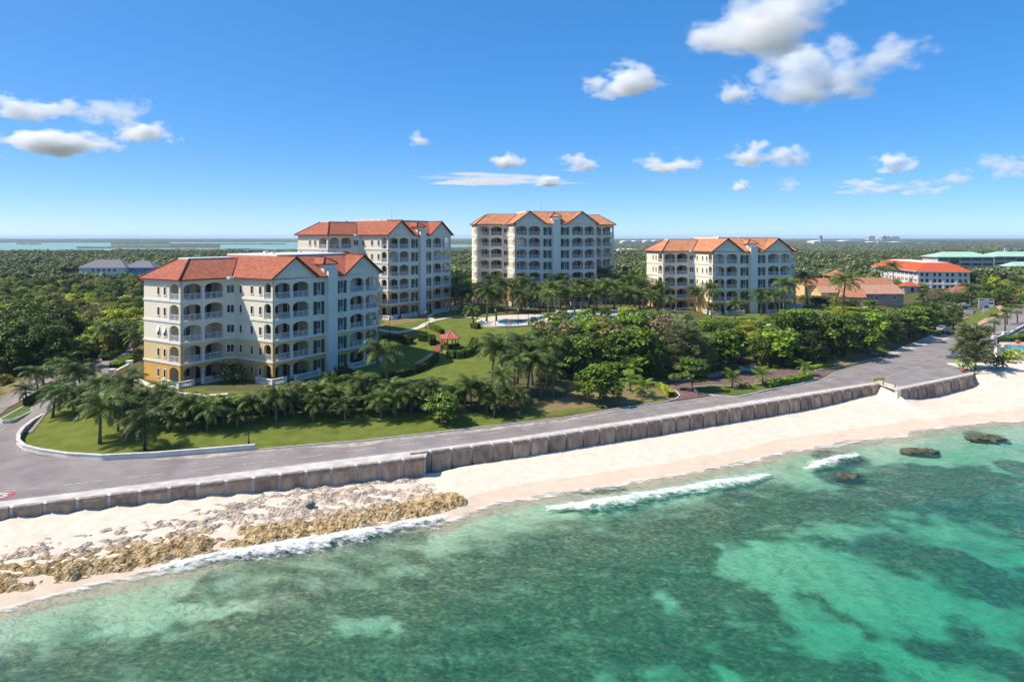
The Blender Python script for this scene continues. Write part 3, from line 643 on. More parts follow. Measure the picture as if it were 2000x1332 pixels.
def foammat(name, lo, hi, scale, st=(1,1,1)):
    m = bpy.data.materials.new(name); m.use_nodes = True; n, l = nodes_of(m); b = n['Principled BSDF']; b.inputs['Roughness'].default_value = 0.8; b.inputs['Base Color'].default_value = (0.86,0.88,0.88,1); out = n['Material Output']
    tc = n.new('ShaderNodeTexCoord'); mp = n.new('ShaderNodeMapping'); mp.inputs['Scale'].default_value = st; mp.inputs['Rotation'].default_value = (0,0,R(-24)); l.new(tc.outputs['Object'], mp.inputs[0])
    no = n.new('ShaderNodeTexNoise'); no.inputs['Scale'].default_value = scale; no.inputs['Detail'].default_value = 8; no.inputs['Roughness'].default_value = 0.65; l.new(mp.outputs[0], no.inputs['Vector'])
    at_ = n.new('ShaderNodeAttribute'); at_.attribute_name = 'cover'; sp = n.new('ShaderNodeSeparateColor'); l.new(at_.outputs['Color'], sp.inputs[0])
    a = n.new('ShaderNodeMath'); a.operation = 'MULTIPLY_ADD'; l.new(no.outputs['Fac'], a.inputs[0]); a.inputs[1].default_value = 2.0; l.new(sp.outputs['Red'], a.inputs[2])
    r = n.new('ShaderNodeMapRange'); r.inputs['From Min'].default_value = lo; r.inputs['From Max'].default_value = hi; l.new(a.outputs[0], r.inputs[0])
    tr = n.new('ShaderNodeBsdfTransparent'); ms = n.new('ShaderNodeMixShader'); l.new(r.outputs[0], ms.inputs[0]); l.new(tr.outputs[0], ms.inputs[1]); l.new(b.outputs[0], ms.inputs[2]); l.new(ms.outputs[0], out.inputs[0])
    bm = n.new('ShaderNodeBump'); bm.inputs['Distance'].default_value = 0.10; l.new(no.outputs['Fac'], bm.inputs['Height']); l.new(bm.outputs[0], b.inputs['Normal'])
    return m
M_foam = foammat('breaker_foam', 1.46, 2.0, 1.6, (.8,1.4,1)); M_swash = foammat('swash_foam', 1.25, 1.95, 1.3, (0.5,1.5,1)); M_lace = foammat('lace_foam', 1.38, 1.95, 1.5, (.6,1.5,1))
def foam_strip(name, tabw, taby, taph, mat, label, wide=1.0, k=160, rows=19, lump=0.13):
    x0, x1 = taby[0][0], taby[-1][0]; P, C = [], []
    for i in range(k+1):
        x = x0+(x1-x0)*i/k; w = interp(tabw,x)*wide*(1.35 if lump > .1 else 1); yc = interp(taby,x)
        yc += 0.35*fbm(x*0.35,2.0,11)
        for j in range(rows):
            t = j/(rows-1)*2-1; y = yc + t*w*1.5 + 0.25*fbm(x*0.8,t*2,6)*w; e = 1-abs(t)**1.15
            P.append((x,y,sea_z(x,y)+0.03+e*(interp(taph,x)*0.55 + lump*abs(fbm(x*1.5,y*1.9,3))*min(1,w))))
            C += [0.95*e*(0.62 if lump < 0.1 else 1)-0.4*(abs(t)>0.95)-0.4*(1-min(1,interp(taph,x)*5)), 0,0,1]
    Fc = [(i*rows+j,(i+1)*rows+j,(i+1)*rows+j+1,i*rows+j+1) for i in range(k) for j in range(rows-1)]
    me = bpy.data.meshes.new(name); me.from_pydata(P,[],Fc); me.materials.append(mat); me.polygons.foreach_set('use_smooth',[True]*len(Fc))
    ca = me.attributes.new('cover','FLOAT_COLOR','POINT'); ca.data.foreach_set('color',C); me.update()
    return tag(link(name, me), label, 'wave', 'breaking waves', kind='stuff')
for (tw,th,ty), lab in zip(BR, ('long white breaker washing against the ochre rock shelf','white breaker rolling in off the middle of the beach','short white breaker off the far part of the beach')):
    foam_strip('breaking_wave', tw, ty, th, M_foam, lab)
for (tw,th,ty), lab in zip(BR, ('thin torn foam trailing shoreward of the first breaker','thin torn foam trailing shoreward of the middle breaker','thin torn foam trailing shoreward of the short breaker')):
    o = foam_strip('foam_lace', [(x,w*1.5+.4) for x,w in tw], [(x,y+w*1.1) for (x,y),(_,w) in zip(ty,tw)], [(x,.16) for x,_ in th], M_lace, lab, lump=.02)
sw = [(-46+i*1.5) for i in range(0,110)]
foam_strip('swash', [(x,0.9+0.5*fbm(x*0.1,1,1)) for x in sw], [(x,Ys(x)-0.5+0.8*fbm(x*0.08,3,3)) for x in sw], [(x,0.14) for x in sw], M_swash, 'thin lace of foam along the water edge of the beach', k=420, rows=9, lump=0.03)
# ------------------------------------------------------------------ the four apartment buildings
def stucco(name, c, d): return nmat(name, c, d, rough=0.9, scale=0.35, bump=0.004, bscale=20, detail=8, contrast=(0.25,0.75), stretch=(1,1,0.5))
M_cream = stucco('cream_stucco', (0.82,0.735,0.575), (0.77,0.68,0.52))
M_pale = stucco('pale_yellow_stucco', (0.72,0.55,0.285), (0.65,0.485,0.24))
M_ochre = stucco('ochre_stucco', (0.68,0.41,0.125), (0.60,0.345,0.095))
M_pier = stucco('white_cream_stucco', (0.78,0.745,0.67), (0.71,0.68,0.60))
M_white = nmat('white_trim', (0.78,0.76,0.72), (0.68,0.66,0.62), rough=0.6, scale=1.0)
M_deck = nmat('flat_roof_membrane', (0.80,0.80,0.79), (0.68,0.68,0.67), scale=0.6)
M_rail = nmat('white_railing', (0.74,0.73,0.72), (0.66,0.65,0.64), rough=0.5, scale=2)
M_green = nmat('green_shutter', (0.018,0.085,0.075), (0.012,0.06,0.055), rough=0.5, scale=5)
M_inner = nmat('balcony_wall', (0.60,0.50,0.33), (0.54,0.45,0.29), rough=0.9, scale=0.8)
M_tile_r = tilemat('red_clay_tile', (0.48,0.165,0.095), (0.40,0.128,0.072), (0.29,0.088,0.052))
M_tile_o = tilemat('orange_clay_tile', (0.66,0.315,0.16), (0.57,0.24,0.115), (0.33,0.125,0.07))
M_fascia = nmat('dark_red_fascia', (0.20,0.045,0.03), (0.14,0.03,0.022), rough=0.7, scale=2)
def glassmat():
    m = bpy.data.materials.new('window_glass'); m.use_nodes = True; n, l = nodes_of(m); b = n['Principled BSDF']
    oi = n.new('ShaderNodeObjectInfo'); r = n.new('ShaderNodeValToRGB'); l.new(oi.outputs['Random'], r.inputs[0])
    r.color_ramp.elements[0].color = (0.006,0.008,0.010,1); r.color_ramp.elements[1].color = (0.035,0.045,0.05,1); r.color_ramp.elements[1].position = 0.9
    l.new(r.outputs[0], b.inputs['Base Color']); b.inputs['Roughness'].default_value = 0.08; b.inputs['Specular IOR Level'].default_value = 0.5; return m
M_glass = glassmat(); MATS['window_glass'] = M_glass
CACHE = {}
def cached(key, fn):
    if key not in CACHE: CACHE[key] = fn()
    return CACHE[key]
FH = 3.3
def panel_mesh(L, h, t, ops, mat):
    mb = MB(); s = 0.0
    for (a, b, zb, zt, rise) in sorted(ops):
        mb.box(s, a, 0, t, 0, h)
        if zb > 0: mb.box(a, b, 0, t, 0, zb)
        if not rise: mb.box(a, b, 0, t, zt, h)
        else:
            k = 12; mid, hw = (a+b)/2, (b-a)/2; pts = []
            for i in range(k+1):
                u = -1 + 2*i/k; u = math.sin(u*math.pi/2); pts.append((mid+hw*u, zt-rise+rise*math.sqrt(max(0,1-u*u))))
            for (x0,z0),(x1,z1) in zip(pts,pts[1:]):
                mb.add([(x0,0,z0),(x1,0,z1),(x1,t,z1),(x0,t,z0),(x0,0,h),(x1,0,h),(x1,t,h),(x0,t,h)], [(0,1,5,4),(2,3,7,6),(3,2,1,0),(4,5,6,7)])
        s = b
    mb.box(s, L, 0, t, 0, h)
    return mb.mesh('wall', mat)
def rail_mesh(L, h=1.0):
    mb = MB(); mb.box(0,L,-.03,.03,h-.06,h); mb.box(0,L,-.02,.02,.08,.13)
    n_ = max(2,int(round(L/1.1)))
    for i in range(n_+1):
        x = min(L-.03,max(.03,L*i/n_)); mb.box(x-.03,x+.03,-.028,.028,0,h-.06)
    k = int(L/0.16)
    for i in range(1,k):
        x = L*i/k; mb.box(x-.018,x+.018,-.012,.012,.13,h-.06)
    return mb.mesh('railing', M_rail)
def window_mesh(w, h, fr=0.09, mull=1):
    mb = MB(); mb.box(-w/2-fr,-w/2,-.06,.02,-fr,h+fr); mb.box(w/2,w/2+fr,-.06,.02,-fr,h+fr); mb.box(-w/2,w/2,-.06,.02,h,h+fr); mb.box(-w/2-fr-.04,w/2+fr+.04,-.10,.02,-fr-.06,-fr+.03) ; mb.box(-w/2,w/2,-.06,.02,-fr+.03,0)
    for i in range(1,mull): x = -w/2+w*i/mull; mb.box(x-.045,x+.045,-.055,.02,0,h)
    return mb.mesh('window', M_white)
def pane_mesh(w, h):
    mb = MB(); mb.box(-w/2,w/2,-.02,.012,0,h); return mb.mesh('pane', M_glass)
def shutter_mesh(w, h):
    mb = MB(); mb.box(0,w,-.07,-.005,0,h)
    for i in range(14): z = .08+(h-.16)*i/14; mb.box(.06,w-.06,-.085,-.072,z,z+(h-.16)/14*.6)
    return mb.mesh('shutter', M_green)
def put(name, me, parent, p, d, z, off=0.0, s=0.0):
    """places a wall-mounted mesh on the wall that starts at p and runs along d, s metres along it"""
    nn = Vector((-d[1], d[0])); o = link(name, me, parent, (p[0]+d[0]*s+nn[0]*off, p[1]+d[1]*s+nn[1]*off, z)); o.rotation_euler = (0,0,math.atan2(d[1],d[0])); return o
def add_window(parent, p, d, s, z, w=0.62, h=1.25, mull=1):
    o = put('window', cached(('win',w,h,mull), lambda: window_mesh(w,h,mull=mull)), parent, p, d, z, -0.005, s)
    link('pane', cached(('pane',w,h), lambda: pane_mesh(w,h)), o)
    return o
SEGS = [ # start, end, arches (a, b), small windows, side
    ((0,10.4),(0,0), [(7.35,9.9)], [(4.3,1),(6.1,1)]),
    ((0,0),(7.8,0), [(0.5,3.65),(4.15,7.5)], []),
    ((7.8,0),(9.2,-1.0), [], [(0.86,2)]),
    ((9.2,-1.0),(9.2,-10.4), [(7.25,8.95)], [(1.3,1),(4.2,1),(6.35,1)]),
    ((9.2,-10.4),(33.4,-10.4), [(0.45,3.55),(4.0,7.35),(16.85,20.2),(20.65,23.75)], []),
    ((33.4,-10.4),(33.4,-1.0), [(0.45,2.15)], [(3.05,1),(5.2,1),(8.1,1)]),
    ((33.4,-1.0),(34.8,0), [], [(0.86,2)]),
    ((34.8,0),(42.6,0), [(0.3,3.65),(4.15,7.3)], []),
    ((42.6,0),(42.6,10.4), [(0.5,3.05)], [(4.3,1),(6.1,1)])]
CORE = [(0.34,3.2),(9.56,3.2),(9.56,-7.8),(17.0,-7.8),(17.0,-10.06),(25.6,-10.06),(25.6,-7.8),(33.04,-7.8),(33.04,3.2),(42.26,3.2),(42.26,10.2),(33.0,10.2),(33.0,12.0),(9.6,12.0),(9.6,10.2),(0.34,10.2)]
FOOT = [(0.04,10.3),(0.04,0.04),(7.8,0.04),(9.24,-0.98),(9.24,-10.36),(33.36,-10.36),(33.36,-0.98),(34.8,0.04),(42.56,0.04),(42.56,10.3),(33.1,10.3),(33.1,12.1),(9.5,12.1),(9.5,10.3)]
DOORS = [ # in-balcony glazing: wall start, direction, position, width, height, mullions
    ((0.34,3.2),(1,0),2.4,1.6,1.6,2,0.7),((0.34,3.2),(1,0),5.6,2.9,2.3,3,0.1),
    ((9.56,-7.8),(1,0),1.6,2.3,2.3,2,0.1),((9.56,-7.8),(1,0),5.2,3.1,2.3,3,0.1),
    ((25.6,-7.8),(1,0),2.2,3.1,2.3,3,0.1),((25.6,-7.8),(1,0),5.8,2.3,2.3,2,0.1),
    ((33.04,3.2),(1,0),3.4,2.9,2.3,3,0.1),((33.04,3.2),(1,0),7.0,1.6,1.6,2,0.7)]
def roof_parts(bld, ze, mt):
    H, W_ = 3.5, 4.9
    k = H/W_
    mb = MB()
    def Q(*p): mb.quad(*[(x,y,ze+h) for x,y,h in p])
    x0,x1,y0,y1 = 8.6,34.0,-11.0,12.6; g = 0.0
    Q((x0,y1,0),(x0,y0,0),(x0+W_,y0,H),(x0+W_,y0+W_,H),(x0+W_,y1-W_,H))            # left slope with the gable's outer slope
    Q((x0+W_,y0,H),(x0+2*W_,y0,0),(x0+W_,y0+W_,H))
    Q((x0+2*W_,y0,0),(x1-2*W_,y0,0),(x1-W_,y0+W_,H),(x0+W_,y0+W_,H))
    Q((x1-2*W_,y0,0),(x1-W_,y0,H),(x1-W_,y0+W_,H))
    Q((x1,y0,0),(x1,y1,0),(x1-W_,y1-W_,H),(x1-W_,y0+W_,H),(x1-W_,y0,H))
    Q((x1,y1,0),(x0,y1,0),(x0+W_,y1-W_,H),(x1-W_,y1-W_,H))
    h2, w2 = 3.05, 4.27
    Q((-.6,11,0),(-.6,-.6,0),(-.6+w2,-.6+w2,h2),(-.6+w2,11-w2,h2)); Q((-.6,-.6,0),(12.8,-.6,0),(12.8,-.6+w2,h2),(-.6+w2,-.6+w2,h2)); Q((12.8,11,0),(-.6,11,0),(-.6+w2,11-w2,h2),(12.8,11-w2,h2))
    Q((43.2,-.6,0),(43.2,11,0),(43.2-w2,11-w2,h2),(43.2-w2,-.6+w2,h2)); Q((29.8,-.6,0),(43.2,-.6,0),(43.2-w2,-.6+w2,h2),(29.8,-.6+w2,h2)); Q((43.2,11,0),(29.8,11,0),(29.8,11-w2,h2),(43.2-w2,11-w2,h2))
    # cap over the chimney stack, a small hipped roof
    xa,xb,ya,yb,zc = 19.65,22.95,-10.55,-6.6,2.05
    Q((xa,ya,zc),(xb,ya,zc),(21.3,ya+1.65,zc+1.15)); Q((xb,ya,zc),(xb,yb,zc),(21.3,yb,zc+1.15),(21.3,ya+1.65,zc+1.15)); Q((xa,yb,zc),(xa,ya,zc),(21.3,ya+1.65,zc+1.15),(21.3,yb,zc+1.15))
    roof = mb.build('roof', mt, bld, roofuv=True)
    def cap(a, b): MB().tube([(a[0],a[1],ze+a[2]+.03),(b[0],b[1],ze+b[2]+.03)], 0.13, 6).build('ridge_cap', M_fascia, roof, smooth_=True)
    for a,b in [((x0+W_,y0,H),(x0+W_,y0+W_,H)),((x1-W_,y0,H),(x1-W_,y0+W_,H)),((-.6,-.6,0),(-.6+w2,-.6+w2,h2)),((-.6,11,0),(-.6+w2,11-w2,h2)),((43.2,-.6,0),(43.2-w2,-.6+w2,h2)),((43.2,11,0),(43.2-w2,11-w2,h2)),((x0,y1,0),(x0+W_,y1-W_,H)),((x1,y1,0),(x1-W_,y1-W_,H)),
                ((xa,ya,zc),(21.3,ya+1.65,zc+1.15)),((xb,ya,zc),(21.3,ya+1.65,zc+1.15)),((21.3,ya+1.65,zc+1.15),(21.3,yb,zc+1.15)),((8.7,-.6,0.1),(12.8,-.6+w2,h2)),((33.9,-.6,0.1),(29.8,-.6+w2,h2))]: cap(a,b)
    dk = MB()
    dk.box(x0+W_,x1-W_,y0+W_,y1-W_,ze+H-.05,ze+H+.24); dk.box(-.6+w2,12.2,-.6+w2,11-w2,ze+h2-.05,ze+h2+.2); dk.box(30.4,43.2-w2,-.6+w2,11-w2,ze+h2-.05,ze+h2+.2)
    dk.build('flat_roof', M_deck, roof)
    for (x,y,s) in ((16.5,-1,.45),(18,3,.5),(25,2,.4)): 
        hb = H if x > 9 else h2
        MB().box(x,x+s*1.6,y,y+s,ze+hb+.2,ze+hb+.24+s*.8).build('rooftop_unit', M_white, roof)
    # eaves and rake boards
    ev = MB(); t0,t1 = ze-.20, ze-.004
    ev.prism([(-.58,10.98),(-.58,-.58),(8.62,-.58),(8.62,10.98)],t0,t1); ev.prism([(33.98,10.98),(33.98,-.58),(43.18,-.58),(43.18,10.98)],t0,t1)
    ev.prism([(8.62,12.58),(8.62,-10.4),(33.98,-10.4),(33.98,12.58)],t0-.003,t1-.003); ev.box(x0+2*W_-.1,x1-2*W_+.1,-10.98,-10.41,t0,t1)
    for (a,b) in (((x0,0),(x0+W_,H)),((x0+2*W_,0),(x0+W_,H)),((x1,0),(x1-W_,H)),((x1-2*W_,0),(x1-W_,H))):
        ev.add([(a[0],y0-.02,ze+a[1]-.22),(b[0],y0-.02,ze+b[1]-.22),(b[0],y0-.02,ze+b[1]+.07),(a[0],y0-.02,ze+a[1]+.07),(a[0],y0+.12,ze+a[1]-.22),(b[0],y0+.12,ze+b[1]-.22),(b[0],y0+.12,ze+b[1]+.07),(a[0],y0+.12,ze+a[1]+.07)],
               [(0,1,2,3),(7,6,5,4),(0,4,5,1),(3,2,6,7),(0,3,7,4),(1,5,6,2)])
        # soffit under the rake overhang
        ev.quad((a[0],y0,ze+a[1]-.14),(b[0],y0,ze+b[1]-.14),(b[0],-10.3,ze+b[1]-.14),(a[0],-10.3,ze+a[1]-.14))
    ev.box(xa+.02,xb-.02,ya+.02,yb,ze+zc-.16,ze+zc-.01)
    ev.build('eaves', M_fascia, roof)
    # gable walls with a louvred vent
    for xc, sgn in ((x0+W_,1),(x1-W_,-1)):
        mb = MB(); kx = 9.2 if sgn > 0 else 33.4
        pts = [(kx, ze), (kx, ze+.6*k-.16), (xc, ze+H-.16), (xc+sgn*(W_-.25), ze)]
        if sgn < 0: pts = pts[::-1]
        n_ = len(pts); mb.add([(x,-10.4,z) for x,z in pts]+[(x,-10.15,z) for x,z in pts], [tuple(range(n_-1,-1,-1)),tuple(range(n_,2*n_))]+[(i,(i+1)%n_,n_+(i+1)%n_,n_+i) for i in range(n_)])
        gw = mb.build('gable_wall', M_cream, bld)
        mv = MB(); mv.add([(xc-1.25,-10.46,ze+1.15),(xc+1.25,-10.46,ze+1.15),(xc,-10.46,ze+2.4),(xc-1.25,-10.39,ze+1.15),(xc+1.25,-10.39,ze+1.15),(xc,-10.39,ze+2.4)],[(0,1,2),(0,3,4,1),(1,4,5,2),(2,5,3,0)])
        for i in range(5): z = ze+1.25+i*.2; w = 1.1*(1-i/5.5); mv.box(xc-w,xc+w,-10.50,-10.462,z,z+.09)
        mv.build('gable_vent', nmat('vent_white',(0.72,0.74,0.76),(0.62,0.64,0.66),scale=2), gw)
        mc = MB(); mc.box(min(kx,xc+sgn*4.6),max(kx,xc+sgn*4.6),-10.47,-10.38,ze-.02,ze+.2); mc.build('gable_band', M_white, gw)
    return roof
def balustrade(parent, pts, z, h=0.95, name='balustrade'):
    mb = MB()
    for a,b in zip(pts,pts[1:]):
        d = Vector((b[0]-a[0],b[1]-a[1])); L = d.length; d.normalize()
        mb.obox(a,b,-.13,.13,z-1.2,z+.22); mb.obox(a,b,-.15,.15,z+h-.14,z+h)
        k = max(1,int(L/.26))
        for i in range(k+1):
            q = Vector(a)+d*(L*i/k); mb.tube([(q.x,q.y,z+.22),(q.x,q.y,z+.42),(q.x,q.y,z+h-.14)],[.055,.085,.05],5,False)
    for p in pts: mb.box(p[0]-.19,p[0]+.19,p[1]-.19,p[1]+.19,z-1.2,z+h+.05)
    return mb.build(name, M_white, parent)
def apartment(label, P, ang, base, nf, mt, seed):
    rnd = random.Random(seed); bld = tag(empty('apartment_building', (P[0],P[1],base), ang), label, 'building', 'apartment blocks with clay tile roofs')
    H = nf*FH + 0.2; ZE = H
    def fmat(f): return M_ochre if f == 0 else (M_pale if f == 1 else M_cream)
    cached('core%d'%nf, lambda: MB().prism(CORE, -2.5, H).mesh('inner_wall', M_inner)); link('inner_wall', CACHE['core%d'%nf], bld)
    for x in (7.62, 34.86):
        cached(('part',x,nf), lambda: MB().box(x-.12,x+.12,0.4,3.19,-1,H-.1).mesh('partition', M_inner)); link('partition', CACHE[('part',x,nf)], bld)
    for f in range(nf):
        z = f*FH; h = FH if f < nf-1 else FH+0.2; m = fmat(f)
        if f: link('floor_slab', cached('slab', lambda: MB().prism(FOOT,-.25,0).mesh('floor_slab', M_white)), bld, (0,0,z))
        else: link('ground_floor_slab', cached('slab0', lambda: MB().prism(FOOT,-2.0,0.02).mesh('ground_floor_slab', M_conc)), bld)
        for si, (p, q, arches, wins) in enumerate(SEGS):
            d = Vector((q[0]-p[0],q[1]-p[1])); L = d.length; d.normalize(); crown = 2.78
            ops = [(a,b,0.22 if f else 0.02,crown,0.72 if b-a > 2.2 else 0.62) for a,b in arches]
            if si == 4: ops += [(8.95,10.05,(0.22 if f else 0.95),2.45,0),(14.15,15.25,(0.22 if f else 0.95),2.45,0)]
            zz = z - (2.2 if f == 0 else 0)
            key = ('panel',si,f==0,h,m.name)
            if f == 0:
                me = cached(key, lambda: panel_mesh(L, h+2.2, 0.34, [(a,b,zb+2.2,zt+2.2,r) for a,b,zb,zt,r in ops], m))
            else: me = cached(key, lambda: panel_mesh(L, h, 0.34, ops, m))
            put('wall', me, bld, p, d, zz)
            if f:
                mk = lambda: (MB().box(-.10 if si in (0,1,3,4,5,7,8) else 0, L+(.10 if si in (0,1,3,4,5,7,8) else 0), -.11,0.0,-.14,.2)).mesh('floor_band', M_white)
                if si == 4: mk = lambda: (MB().box(-.1,11.15,-.112,0,-.14,.2).box(13.05,L+.1,-.112,0,-.14,.2)).mesh('floor_band', M_white)
                put('floor_band', cached(('band',si), mk), bld, p, d, z)
            for a,b in arches:
                if f:
                    w = b-a-.06; put('railing', cached(('rail',round(w,2)), lambda: rail_mesh(w)), bld, p, d, z+.22, 0.12, a+.03)
            for (a,b),(a2,b2) in zip(arches,arches[1:]):
                if a2-b < 1:
                    put('column', cached('col', lambda: MB().box(-.15,.15,-.05,.0,1.2,2.05).box(-.2,.2,-.08,.0,2.05,2.2).box(-.24,.24,-.06,0,.21,1.2).mesh('column', [M_white])), bld, p, d, z, 0, (b+a2)/2)
            for s, mull in wins:
                add_window(bld, p, d, s, z+.95, 0.55 if mull == 1 else 1.05, 1.22, mull)
            if si == 4:
                for s in (8.95, 14.15):
                    put('shutter', cached('shut', lambda: shutter_mesh(.6,2.25)), bld, p, d, z+.22, 0, s-.62); put('shutter', CACHE['shut'], bld, p, d, z+.22, 0, s+1.12)
                    w_ = put('window', cached('fwin', lambda: window_mesh(0.98,2.05,.05,2)), bld, p, d, z+.3, .28, s+.55); link('pane', cached('fpane', lambda: pane_mesh(0.98,2.05)), w_)
                    if f: put('railing', cached(('rail',1.06), lambda: rail_mesh(1.06,.85)), bld, p, d, z+.22, .08, s+.02)
                put('window', cached('slit', lambda: window_mesh(.22,1.3,.05)), bld, p, d, z+1.0, -.005, 7.9); put('window', CACHE['slit'], bld, p, d, z+1.0, -.005, 16.3)
        for (p,d,s,w,hh,mull,z0) in DOORS:
            if rnd.random() < 0.16 and f:
                put('storm_shutter', cached(('storm',w,hh), lambda: (lambda mb: ([mb.box(-w/2-.2,w/2+.2,-.06-.015*(i%2),0,hh*i/12,hh*(i+1)/12) for i in range(12)], mb)[1])(MB()).mesh('storm_shutter', M_pier)), bld, p, d, z+z0, -.005, s)
            else:
                o = put('balcony_door', cached(('door',w,hh,mull), lambda: window_mesh(w,hh,.06,mull)), bld, p, d, z+z0, -.004, s); link('pane', cached(('pane',w,hh), lambda: pane_mesh(w,hh)), o)
            if rnd.random() < 0.45:
                fx, fy = p[0]+s+rnd.uniform(-1,1), p[1]-rnd.uniform(1.1,1.9)
                o = link('balcony_table', cached('btab', lambda: (MB().box(-.45,.45,-.4,.4,.70,.75).box(-.05,.05,-.05,.05,0,.7).box(-1.05,-.6,-.25,.25,.4,.46).box(-1.08,-1.02,-.25,.25,.0,.95).box(.6,1.05,-.25,.25,.4,.46).box(1.02,1.08,-.25,.25,0,.95)).mesh('balcony_table', nmat('dark_wicker',(0.05,0.035,0.025),(0.03,0.02,0.015)))), bld, (fx,fy,z+.02))
    # corner balcony doors seen through the side arches
    roof_parts(bld, ZE, mt)
    mb = MB(); mb.box(20.25,22.35,-11.15,-10.405,-2.2,ZE+.95); pr = mb.build('chimney_pier', M_pier, bld)
    mb = MB(); mb.box(20.0,22.6,-10.3,-6.7,ZE+.2,ZE+1.9); mb.box(19.9,22.7,-10.4,-6.65,ZE+1.9,ZE+2.04); mb.build('chimney_stack', M_pier, pr)
    mb = MB(); mb.box(20.17,22.43,-11.23,-10.4,ZE+.95,ZE+1.1); mb.build('pier_cap', M_white, pr)
    # white caps where the wings meet the main block
    for xx in (7.7, 33.5):
        mb = MB(); mb.box(xx,xx+1.4,-1.35,.2,ZE-.22,ZE+.12); mb.build('corner_cap', M_white, bld)
    # terraces
    for pts in ([(-1.0,3.2),(-1.0,-1.2),(1.3,-1.2)],[(3.0,-1.3),(8.0,-1.3),(8.4,-.8)],[(8.1,-8.0),(8.1,-11.7),(10.6,-11.7)],[(12.4,-12.0),(17.4,-12.0),(17.9,-11.2)],[(25.0,-11.3),(25.3,-12.0),(30.5,-12.0)],[(32.2,-11.8),(34.5,-11.8),(34.5,-8.2)],[(35.2,-1.3),(43.6,-1.3),(43.6,3.0)]):
        balustrade(bld, pts, 0.0)
    for bxs in ([(-1.0,8.4,-1.3,0.0),(-1,0,0,3.2)],[(8.1,18,-12,-10.4),(8.1,9.2,-10.4,-8)],[(25,34.5,-12,-10.4),(33.4,34.5,-10.4,-8.2)],[(35.2,43.6,-1.3,0)]):
        mb = MB()
        for q in bxs: mb.box(*q,-2,-.02)
        mb.build('terrace', nmat('terrace_tile',(0.50,0.30,0.20),(0.42,0.24,0.16),scale=2), bld)
    return bld
def ang_of(v): return math.atan2(v[1], v[0])
SC_ = 107.2
bA = apartment('nearest five-storey cream block with red tile roof beside the palm-lined road', (-.4855*SC_, SC_), ang_of((.538,.843)), 0.0, 5, M_tile_r, 1)
bB = apartment('taller cream block with red tile roof standing right behind the nearest one', (-43.1,159.8), ang_of((.538,.843)), 4.0, 6, M_tile_r, 2)
bC = apartment('tallest block, seven storeys with orange tile roof above the pool palms', (-10.3,201.7), ang_of((.979,.205)), 4.0, 7, M_tile_o, 3)
bD = apartment('five-storey cream block with orange tile roof behind the green trees', (42.0,189.6), ang_of((.968,.25)), 2.9, 5, M_tile_o, 4)
# storm awnings propped over two windows of the nearest block's side wall
for y in (6.1, 4.3):
    mb = MB(); mb.add([(0,y-.36,2*FH+2.45),(0,y+.36,2*FH+2.45),(-.30,y+.36,2*FH+1.5),(-.30,y-.36,2*FH+1.5),(-.03,y-.36,2*FH+2.49),(-.03,y+.36,2*FH+2.49),(-.34,y+.36,2*FH+1.54),(-.34,y-.36,2*FH+1.54)],[(0,1,2,3),(7,6,5,4),(0,3,7,4),(1,5,6,2),(3,2,6,7),(0,4,5,1)])
    o = mb.build('window_awning', M_white, bA); o.location.z = 0
# thin masts on the two taller roofs
for b_, x, y, nf in ((bB,24,2,6),(bC,20,2,7)):
    mb = MB(); zt = nf*FH+.2+3.5; mb.tube([(x,y,zt),(x,y,zt+3.6)],[.05,.03],5); mb.box(x-.25,x+.25,y-.25,y+.25,zt,zt+.5); mb.build('mast', nmat('grey_metal',(0.3,0.3,0.31),(0.22,0.22,0.23),rough=.5,metal=.6), b_)
# ------------------------------------------------------------------ plants
M_bark = nmat('tree_bark', (0.16,0.125,0.09), (0.09,0.07,0.05), rough=0.95, scale=3, bump=0.02)
M_palmbark = nmat('palm_bark', (0.22,0.18,0.135), (0.12,0.095,0.07), rough=0.95, scale=3, bump=0.02, stretch=(1,1,4))
M_dry = nmat('bare_twig', (0.30,0.24,0.19), (0.18,0.14,0.11), rough=0.95, scale=3)
L_palm = leafmat('palm_frond', (0.042,0.079,0.016), (0.160,0.217,0.046), rough=0.42, trans=0.22, scale=1.2)
L_palmold = leafmat('old_palm_frond', (0.171,0.155,0.046), (0.341,0.279,0.093), rough=0.5, trans=0.2)
L_young = leafmat('young_palm_frond', (0.086,0.153,0.018), (0.222,0.307,0.043), rough=0.45, trans=0.3, scale=1.2)
L_dark = leafmat('dark_leaf', (0.031,0.060,0.013), (0.109,0.162,0.031), trans=0.2)
L_mid = leafmat('mid_leaf', (0.067,0.121,0.019), (0.206,0.302,0.048), trans=0.25)
L_bright = leafmat('bright_leaf', (0.105,0.185,0.021), (0.290,0.429,0.051), trans=0.3)
L_olive = leafmat('olive_leaf', (0.151,0.169,0.038), (0.377,0.377,0.090), trans=0.2)
L_yellow = leafmat('yellow_green_leaf', (0.241,0.297,0.029), (0.538,0.564,0.062), trans=0.3)
L_grey = leafmat('feathery_leaf', (0.139,0.177,0.065), (0.340,0.378,0.156), trans=0.2)
L_brown = leafmat('brown_leaf', (0.131,0.102,0.052), (0.278,0.223,0.121), trans=0.15)
L_hedge = leafmat('hedge_leaf', (0.044,0.096,0.014), (0.151,0.252,0.033), trans=0.2)

